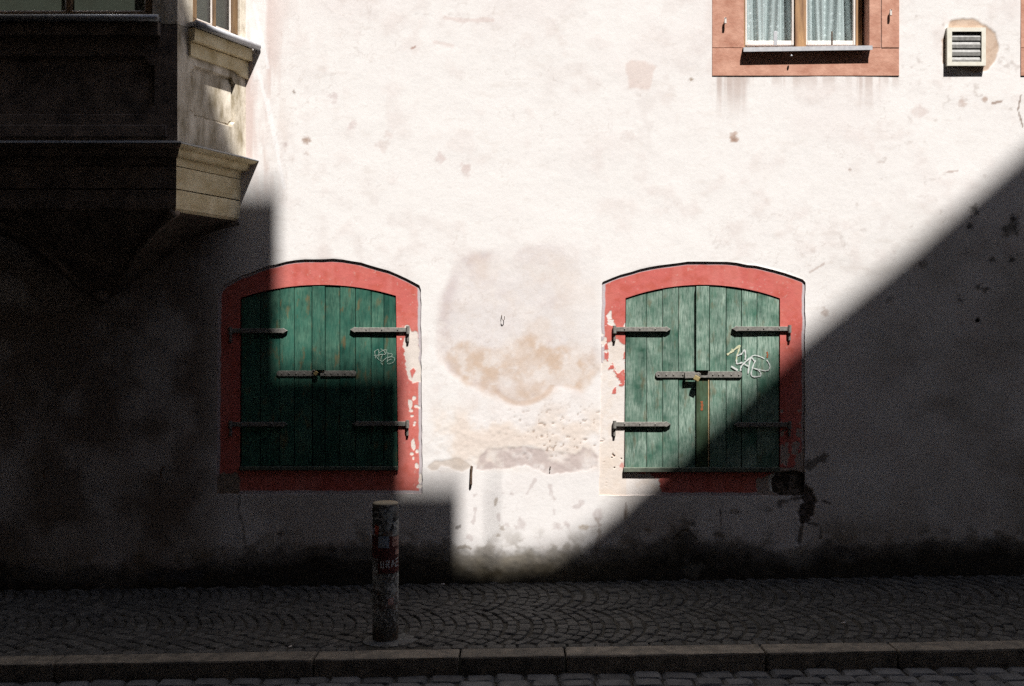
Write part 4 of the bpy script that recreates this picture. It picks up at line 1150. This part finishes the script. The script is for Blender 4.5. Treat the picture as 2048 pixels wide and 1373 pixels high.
def variants(mat, nm):
    out = []
    for v, f in SV:
        me = bpy.data.meshes.new(nm); me.from_pydata(v.tolist(), [], f); me.materials.append(mat)
        out.append(me)
    return out
SM = variants(M_SETT, 'sett'); RM = variants(M_RSETT, 'road_sett')
def lay(items, meshes, mat, parent, limit, stuffname, label):
    """items: (x, y, z, rot, sx, sy, sz, seen) sorted with the ones that show largest first"""
    P0 = wloc(parent)
    for it in items[:limit]:
        o = bpy.data.objects.new('sett', meshes[rnd.randrange(8)]); COL.objects.link(o)
        o.parent = parent; o.location = Vector(it[:3])-P0
        o.rotation_euler = (rnd.uniform(-.03, .03), rnd.uniform(-.03, .03), it[3]+(math.pi if rnd.random() < .5 else 0)); o.scale = it[4:7]
    V = []; F = []; nb = 0; cols = []
    for it in items[limit:]:
        v, f = SV[rnd.randrange(8)]
        c, s = math.cos(it[3]), math.sin(it[3])
        x = v[:, 0]*it[4]; y = v[:, 1]*it[5]
        tx, ty = rnd.uniform(-.03, .03), rnd.uniform(-.03, .03)
        V.append(np.stack([it[0]+x*c-y*s, it[1]+x*s+y*c, it[2]+v[:, 2]*it[6]+x*tx+y*ty], 1))
        F += [tuple(i+nb for i in q) for q in f]; nb += len(v)
        cols.append(np.full((len(v), 3), rnd.uniform(0.6, 1.4)))
    if V:
        return from_arrays(stuffname, np.concatenate(V), F, mat, parent, col=np.concatenate(cols), recenter=False, kind='stuff', label=label)
def stuff_sett_mat(name, c1, c2, rough):
    m, nt, bs = new_mat(name)
    p = pos(nt); at = N(nt, 'ShaderNodeAttribute', attribute_name='Col')
    c = ramp(nt, noise(nt, p, 16, 6, 0.65), [(0.32, c1), (0.68, c2)])
    c = mix(nt, 1.0, c, at.outputs['Color'], 'MULTIPLY')
    nt.links.new(c, bs.inputs['Base Color']); bs.inputs['Roughness'].default_value = rough
    bump(nt, noise(nt, p, 60, 4, .7), 0.9, 0.004, bs)
    return m
M_SETTS = stuff_sett_mat('granite_setts', (0.020, 0.0195, 0.019), (0.062, 0.058, 0.052), 0.8)
M_RSETTS = stuff_sett_mat('road_setts', (0.03, 0.031, 0.034), (0.08, 0.08, 0.084), 0.75)

# small setts laid in segmental arcs that march along the street
BX, BY = PX(771, -1.36), -1.36                  # bollard position
items = []
Wb = 0.74; y_edge = KY+0.085                    # one straight course against the kerb
n_b = 2
step = 0.078
R = 0.56
for b in range(-0, 3):
    yc = y_edge+Wb/2+b*Wb
    g = lambda y: math.sqrt(max(R*R-(y-yc)**2, 0.0))
    nseg = 9
    amax = math.asin(min(0.98, (Wb/2)/R))
    for i in range(-80, 140):
        jit = rnd.uniform(-0.2, 0.2)
        for k in range(nseg):
            a = -amax+(k+0.5+jit*0.5+(0.5 if i % 2 else 0)-0.25)*2*amax/nseg
            if abs(a) > amax: continue
            x = i*step+R*math.cos(a)-R+rnd.uniform(-.006, .006)+0.012*math.sin(i*0.7+b*2); y = yc+R*math.sin(a)
            if y > 0.0 or y < y_edge-0.01: continue
            if abs(x) > 5.2: continue
            if math.hypot((x-BX-0.03)/1.4, y-BY) < 0.12: continue
            wl = R*2*amax/nseg*rnd.uniform(0.84, 0.96)
            items.append((x, y, gz(x)+rnd.uniform(-.006, .004), a+rnd.uniform(-.06, .06), step*math.cos(a)*rnd.uniform(.76, .97), wl, 0.05))
x = -5.2
while x < 5.2:
    w = rnd.uniform(0.075, 0.12)
    if not (abs(x-BX-0.05) < 0.22):
        items.append((x+w/2, KY+0.044, gz(x)+rnd.uniform(-.003, .003), rnd.uniform(-.03, .03), w*0.93, 0.076, 0.05))
    x += w
vis = lambda it: -it[1] + (0 if abs(it[0]) < 0.55*(DIST+it[1]) else -9)
items.sort(key=vis, reverse=True)
lay(items, SM, M_SETTS, PAV, 300, 'setts', 'small granite setts laid in arcs towards the wall')
# mortar bed round the bollard
V = [(BX, BY, gz(BX)+0.006)]; F = []
for i in range(24):
    a = i/24*2*math.pi
    rx = 0.125*(1+0.08*math.sin(2*a)+rnd.uniform(-.02, .02)); ry = 0.115*(1+rnd.uniform(-.02, .02))
    V.append((BX+0.03+max(-0.2, min(0.2, rx*math.cos(a)*1.3)), BY+max(-.16, min(.16, ry*math.sin(a)*1.3)), gz(BX)-0.008+rnd.uniform(-.002, .002)))
for i in range(24): F.append((0, 1+i, 1+(i+1) % 24))
from_arrays('mortar_bed', np.array(V), F, M_MORTAR, PAV, label='smooth grey mortar bed round the foot of the bollard')

# kerbstones, joints where the photograph has them
KJ = [-700, -330, 120, 632, 920, 1130, 1525, 1785, 2180, 2560]
def kx(px): return (px-1024)*(DIST+KY-KW/2)/FPX
tones = {632: 'c', 920: 'c', 1525: 'c'}
for a, b in zip(KJ, KJ[1:]):
    x0, x1 = kx(a)+0.005, kx(b)-0.005
    bm = bmesh.new()
    add_box(bm, x0, x1, KY-KW, KY-0.002, -0.30, 0.0, 0.012, 2)
    bmesh.ops.subdivide_edges(bm, edges=[e for e in bm.edges if abs(e.verts[0].co.x-e.verts[1].co.x) > 0.3], cuts=5)
    for v in bm.verts:
        n_ = math.sin(v.co.x*31+a)*0.0022+rnd.uniform(-.0015, .0015)
        v.co.y += n_; v.co.z += gz(v.co.x)+(rnd.uniform(-.002, .002) if v.co.z > -0.2 else 0)+0.004
    from_bm('kerbstone', bm, M_KERB, KERB)
# road setts in courses along the kerb
items = []
yy = KY-KW-0.012; row = 0
while yy > -8.9:
    d = rnd.uniform(0.115, 0.135)
    lim = 4.4 if yy > -3.5 else 5.2
    x = -lim+rnd.uniform(0, 0.15)
    while x < lim:
        w = rnd.uniform(0.155, 0.215)
        items.append((x+w/2, yy-d/2, gz(x)+RZ+rnd.uniform(-.005, .005), rnd.uniform(-.03, .03), w*0.94, d*0.90, 0.075))
        x += w
    yy -= d; row += 1
items.sort(key=(lambda it: it[1]+(0 if abs(it[0]) < 0.55*(DIST+it[1]) else -9)), reverse=True)
lay(items, RM, M_RSETTS, ROAD, 140, 'setts', 'dark granite road setts in straight courses')

# ------------------------------------------------------------------ bollard
BOL = empty('bollard', (BX, BY, gz(BX)), label='round metal bollard covered in torn stickers and flaking paint at the pavement edge', cat='bollard')
BR_, BH = 0.0785, 0.812
na, nz_ = 96, 150
V = []; U = []; prof = []
for j in range(nz_+1):
    z = BH*j/nz_; prof.append((BR_, z))
prof += [(BR_*0.985, BH+0.004), (BR_*0.94, BH+0.008), (BR_*0.6, BH+0.012), (BR_*0.01, BH+0.013)]
for (r_, z) in prof:
    for i in range(na):
        a = 2*math.pi*i/na
        V.append((BX+r_*math.sin(a), BY-r_*math.cos(a), gz(BX)+z)); U.append((a, z))
U = np.array(U); V = np.array(V)
uu = np.sin(U[:, 0])*80; vv = np.cos(U[:, 0])*80; hh = U[:, 1]*1000
n1 = fbm(uu+hh*0.3, hh*0.8+vv*0.7, 90, 5, 1); n2 = fbm(uu+vv, hh, 22, 4, 2); n3 = fbm(uu-vv, hh, 10, 3, 4)
c = np.tile(np.array((0.30, 0.31, 0.30)), (len(V), 1))
c = mixc(c, 0.85*sst(0.40, 0.60, n1), (0.05, 0.047, 0.042)); c = mixc(c, 0.7*sst(0.54, 0.64, n2), (0.06, 0.052, 0.045))
c = mixc(c, 0.7*sst(0.62, 0.66, n3), (0.55, 0.55, 0.54)); c = mixc(c, 0.8*(1-sst(0.03, 0.16, U[:, 1]+0.06*(n2-.5))), (0.05, 0.04, 0.028))
c = mixc(c, 0.7*sst(0.62, 0.68, fbm(uu+3*vv, hh, 34, 3, 5)), (0.12, 0.07, 0.05))
c = mixc(c, (U[:, 1] > BH+0.002)*1.0, (0.30, 0.26, 0.19))
off = (n2-0.5)*0.0016
V[:, 0] += np.sin(U[:, 0])*off; V[:, 1] -= np.cos(U[:, 0])*off
F = []
for j in range(len(prof)-1):
    for i in range(na):
        i2 = (i+1) % na
        F.append((j*na+i, j*na+i2, (j+1)*na+i2, (j+1)*na+i))
from_arrays('post', V, F, M_BOLLARD, BOL, col=np.clip(c, 0.01, 0.8), smooth=True)
def flat_mat(name, c1, c2=None): return simple_mat(name, np.array(c1), np.array(c2 if c2 is not None else c1)*0.6, 40, 0.7, tone=0)
M_SR = flat_mat('red_sticker', (0.085, 0.012, 0.010)); M_SP = flat_mat('pink_sticker', (0.42, 0.24, 0.20))
M_SB = flat_mat('blue_grey_sticker', (0.22, 0.26, 0.32)); M_SW = flat_mat('white_print', (0.55, 0.56, 0.56)); M_SO = flat_mat('orange_sticker', (0.50, 0.09, 0.05))
M_SK = flat_mat('black_print', (0.02, 0.02, 0.022))
bth = lambda px: math.asin(max(-0.999, min(0.999, (px-771)/26.2)))
bz = lambda py: EYE+(686.5-py)*(DIST+BY-BR_*0.7)/FPX
def curved(name, x0, x1, y0, y1, lift, mat, ragged=0.0, parent=BOL, n=14, **k):
    V = []; F = []
    a0, a1 = (bth(x0) if not isinstance(x0, tuple) else x0[0]), (bth(x1) if not isinstance(x1, tuple) else x1[0])
    m = 5
    for i in range(n+1):
        a = a0+(a1-a0)*i/n
        zt_, zb_ = bz(y0)+rnd.uniform(-1, 1)*ragged, bz(y1)+rnd.uniform(-1, 1)*ragged
        for j in range(m+1):
            z = zb_+(zt_-zb_)*j/m
            V.append((BX+(BR_+lift)*math.sin(a), BY-(BR_+lift)*math.cos(a), z))
    for i in range(n):
        for j in range(m): F.append((i*(m+1)+j, (i+1)*(m+1)+j, (i+1)*(m+1)+j+1, i*(m+1)+j+1))
    return from_arrays(name, np.array(V), F, mat, parent, smooth=True, **k)
curved('sticker', (-1.5,), (1.5,), 1073, 1116, 0.0018, M_SR, 0.002, n=30, label='wide dark red sticker')
curved('sticker', 759, (1.5,), 1116.5, 1146, 0.0019, M_SR, 0.002, label='red sticker with white letters')
curved('sticker', 760, 781, 1072, 1095, 0.0030, M_SB, 0.003, label='round-cornered blue grey sticker')
curved('sticker', 787, (1.4,), 1074, 1093, 0.0030, M_SP, 0.004, label='pink torn sticker')
curved('sticker', 792, (1.4,), 1098, 1110, 0.0030, M_SP, 0.005)
curved('sticker', 753, 760.5, 1050, 1068, 0.0030, M_SO, 0.006, label='small orange sticker')
curved('sticker', 746.5, 752, 1056, 1070, 0.0030, flat_mat('lilac_sticker', (0.34, 0.30, 0.36)), 0.005)
curved('sticker', 779, 789, 1196, 1209, 0.0030, M_SP, 0.006)
def letters(strokes, w, lift, mat, label=None):
    V = []; F = []
    for s in strokes:
        P = np.array([(bth(p[0])*(BR_+lift), bz(p[1])) for p in s])
        for i in range(len(P)-1):
            a, b = P[i], P[i+1]; d = (b-a)/(np.linalg.norm(b-a)+1e-9); n_ = np.array((-d[1], d[0]))*w/2
            q = [a+n_-d*w*.3, b+n_+d*w*.3, b-n_+d*w*.3, a-n_-d*w*.3]
            base_ = len(V)
            for t in q:
                th = t[0]/(BR_+lift); V.append((BX+(BR_+lift)*math.sin(th), BY-(BR_+lift)*math.cos(th), t[1]))
            F.append((base_, base_+1, base_+2, base_+3)); lift += 0.00008
    return from_arrays('lettering', np.array(V), F, mat, BOL, label=label)
letters([[(765.5,1121),(765.5,1134),(770.5,1134)],[(770.5,1121),(770.5,1134)],
         [(775.5,1134),(775.5,1121),(780.5,1121),(780.5,1127),(776,1127)],[(777.5,1127),(781,1134)]], 0.0062, 0.0036, M_SW, 'white letters UR')
letters([[(763,1118),(782,1118)],[(768,1137.2),(782,1137.2)]], 0.0022, 0.0036, M_SP)
letters([[(785.5,1133),(787,1120)],[(788,1121),(789.5,1130)],[(792,1134),(793.2,1119)],[(793,1119),(796,1118)],[(793,1126),(795.6,1125)],[(792.5,1133.5),(796,1132)]], 0.0060, 0.0036, M_SW)
letters([[(763,1083),(768,1078),(775,1080),(776,1088),(769,1091),(765,1087),(770,1083),(773,1086)]], 0.0026, 0.0040, M_SW)
letters([[(747,1120),(750,1126),(753,1122),(755,1131)],[(749,1131),(753,1138),(756,1133)],[(748,1140),(752,1145)]], 0.0052, 0.0030, M_SW)
letters([[(748,1019),(750,1024)],[(748,1030),(750,1036)],[(784,1060),(788,1056),(787,1050)],[(789,1036),(792,1042)]], 0.014, 0.0030, M_SK)
letters([[(782,1199),(786,1198),(787,1203),(783,1205)]], 0.0028, 0.0042, M_SW)
letters([[(789,1078),(792,1084),(794,1079)],[(790,1088),(794,1087)]], 0.0026, 0.0040, M_SR)

# ------------------------------------------------------------------ litter
def butt(px, py, rot, label):
    Z = (EYE-0.0)*FPX/(py-686.5); Y = Z-DIST; X = (px-1024)*Z/FPX
    bm = bmesh.new()
    c = Vector((X, Y, gz(X)+0.009)); d = Vector((math.cos(rot), math.sin(rot), 0))*0.014
    add_tube(bm, [c-d, c, c+d*1.1], 0.004, 8)
    o = from_bm('cigarette_butt', bm, M_WHITEP, None, smooth=True, label=label, cat='litter')
butt(1687, 1259, 0.5, 'tiny white cigarette butt on the setts near the beige kerbstone')
butt(886, 1169, 0.2, 'tiny white cigarette butt close to the wall right of the bollard')
butt(580, 1290, 1.2, 'tiny white cigarette butt near the dark kerb left of the bollard')

# ------------------------------------------------------------------ houses across the street (behind the camera); their roofline casts the shade
FY = -9.0
kx_, kz_ = SUN.x/(-SUN.y), SUN.z/(-SUN.y)
def cast(px, py):                # where the roofline must stand for its shade to end at this wall point
    return (PX(px)+kx_*(-FY), PZ(py)+kz_*(-FY))
OPP = empty('opposite_house', (cast(300, 0)[0], FY, 0), label='tall rendered houses across the street with stepped chimneys and a gable', cat='house')
def prismY(name, poly, y0, y1, mat, parent, **k):
    n = len(poly)
    V = [(p[0], y0, p[1]) for p in poly]+[(p[0], y1, p[1]) for p in poly]
    bm = bmesh.new(); vs = [bm.verts.new(v) for v in V]
    bm.faces.new(vs[:n]); bm.faces.new(vs[n:][::-1])
    for i in range(n):
        j = (i+1) % n; bm.faces.new((vs[i], vs[n+i], vs[n+j], vs[j]))
    return from_bm(name, bm, mat, parent, **k)
LOW = -0.5
a0 = cast(-6000, 374); a1 = cast(558, 374)
prismY('wall', [(a0[0], LOW), a0, a1, (a1[0], LOW)], FY, FY-7, M_OPPD, OPP)
b0, b1 = cast(558, 722), cast(806, 722)
prismY('wall', [(a1[0]+0.001, LOW), b0, b1, (b1[0], LOW)], FY+0.002, FY-6.5, M_OPP, OPP)
c0, c1 = cast(806, 968), cast(918, 968)
prismY('wall', [(b1[0]+0.001, LOW), c0, c1, (c1[0], LOW)], FY+0.004, FY-6.5, M_OPP, OPP)
pts = [cast(*p) for p in ((912, 1160), (1010, 1172), (1110, 1152), (1180, 1108), (1262, 1040), (1400, 908), (1560, 764), (1612, 716), (1830, 522), (2048, 330), (2500, -70))]
pts = [(p[0], p[1]+(0.17 if p[0] < cast(1700, 0)[0] else 0.10)) for p in pts]
prismY('gable', [(c1[0]+0.001, LOW)]+[(c1[0]+0.001, pts[0][1])]+pts[1:]+[(11.5, pts[-1][1]), (11.5, LOW)], FY+0.006, FY-6.5, M_OPP, OPP)
p0 = cast(981, 1190); p1 = cast(984, 965)
box('roof_pole', p0[0], p1[0], FY, FY+0.03, p0[1], p1[1], M_FLASH, OPP)
# facade windows on the far side
for fl in range(6):
    for i in range(14):
        x = -11+i*2.1; z = 1.0+fl*3.1
        if z+1.8 > 19: continue
        w = box('window', x, x+1.0, FY+0.007, FY+0.05, z, z+1.6, M_WHITEP, OPP, bev=0)
        box('pane', x+0.08, x+0.92, FY+0.051, FY+0.056, z+0.08, z+1.52, M_DARK, w)

# unseen house blocks added at the street ends to hold back fill light
for (x0, x1, lab) in ((-14, -8.5, 'unseen dark block added at the left street end to cut fill light'), (13, 20, 'unseen ochre block added at the right street end to cut fill light')):
    e = empty('fill_blocker', ((x0+x1)/2, -4.5, 0), label=lab, cat='house')
    box('wall', x0, x1, -8.98, -0.4, -0.5, 23.0 if x0 < 0 else 9.0, M_OPPD if x0 < 0 else M_OPP, e)
    zt_ = 23.001 if x0 < 0 else 9.001
    prismY('roof', [(x0-0.2, zt_), (x1+0.2, zt_), ((x0+x1)/2, zt_+3.5)], -0.3, -8.98, M_ROOF, e)
    xf = x1 if x0 < 0 else x0
    for fl in range(6):
        for i in range(3):
            y = -7.9+i*2.6; z = 1.0+fl*3.4
            if z > 7 and x0 > 0: continue
            sg = 1 if x0 < 0 else -1
            w = box('window', xf-0.02*sg, xf+0.04*sg, y, y+1.1, z, z+1.7, M_WHITEP, e)
            box('pane', xf+0.041*sg, xf+0.046*sg, y+0.08, y+1.02, z+0.08, z+1.62, M_DARK, w)
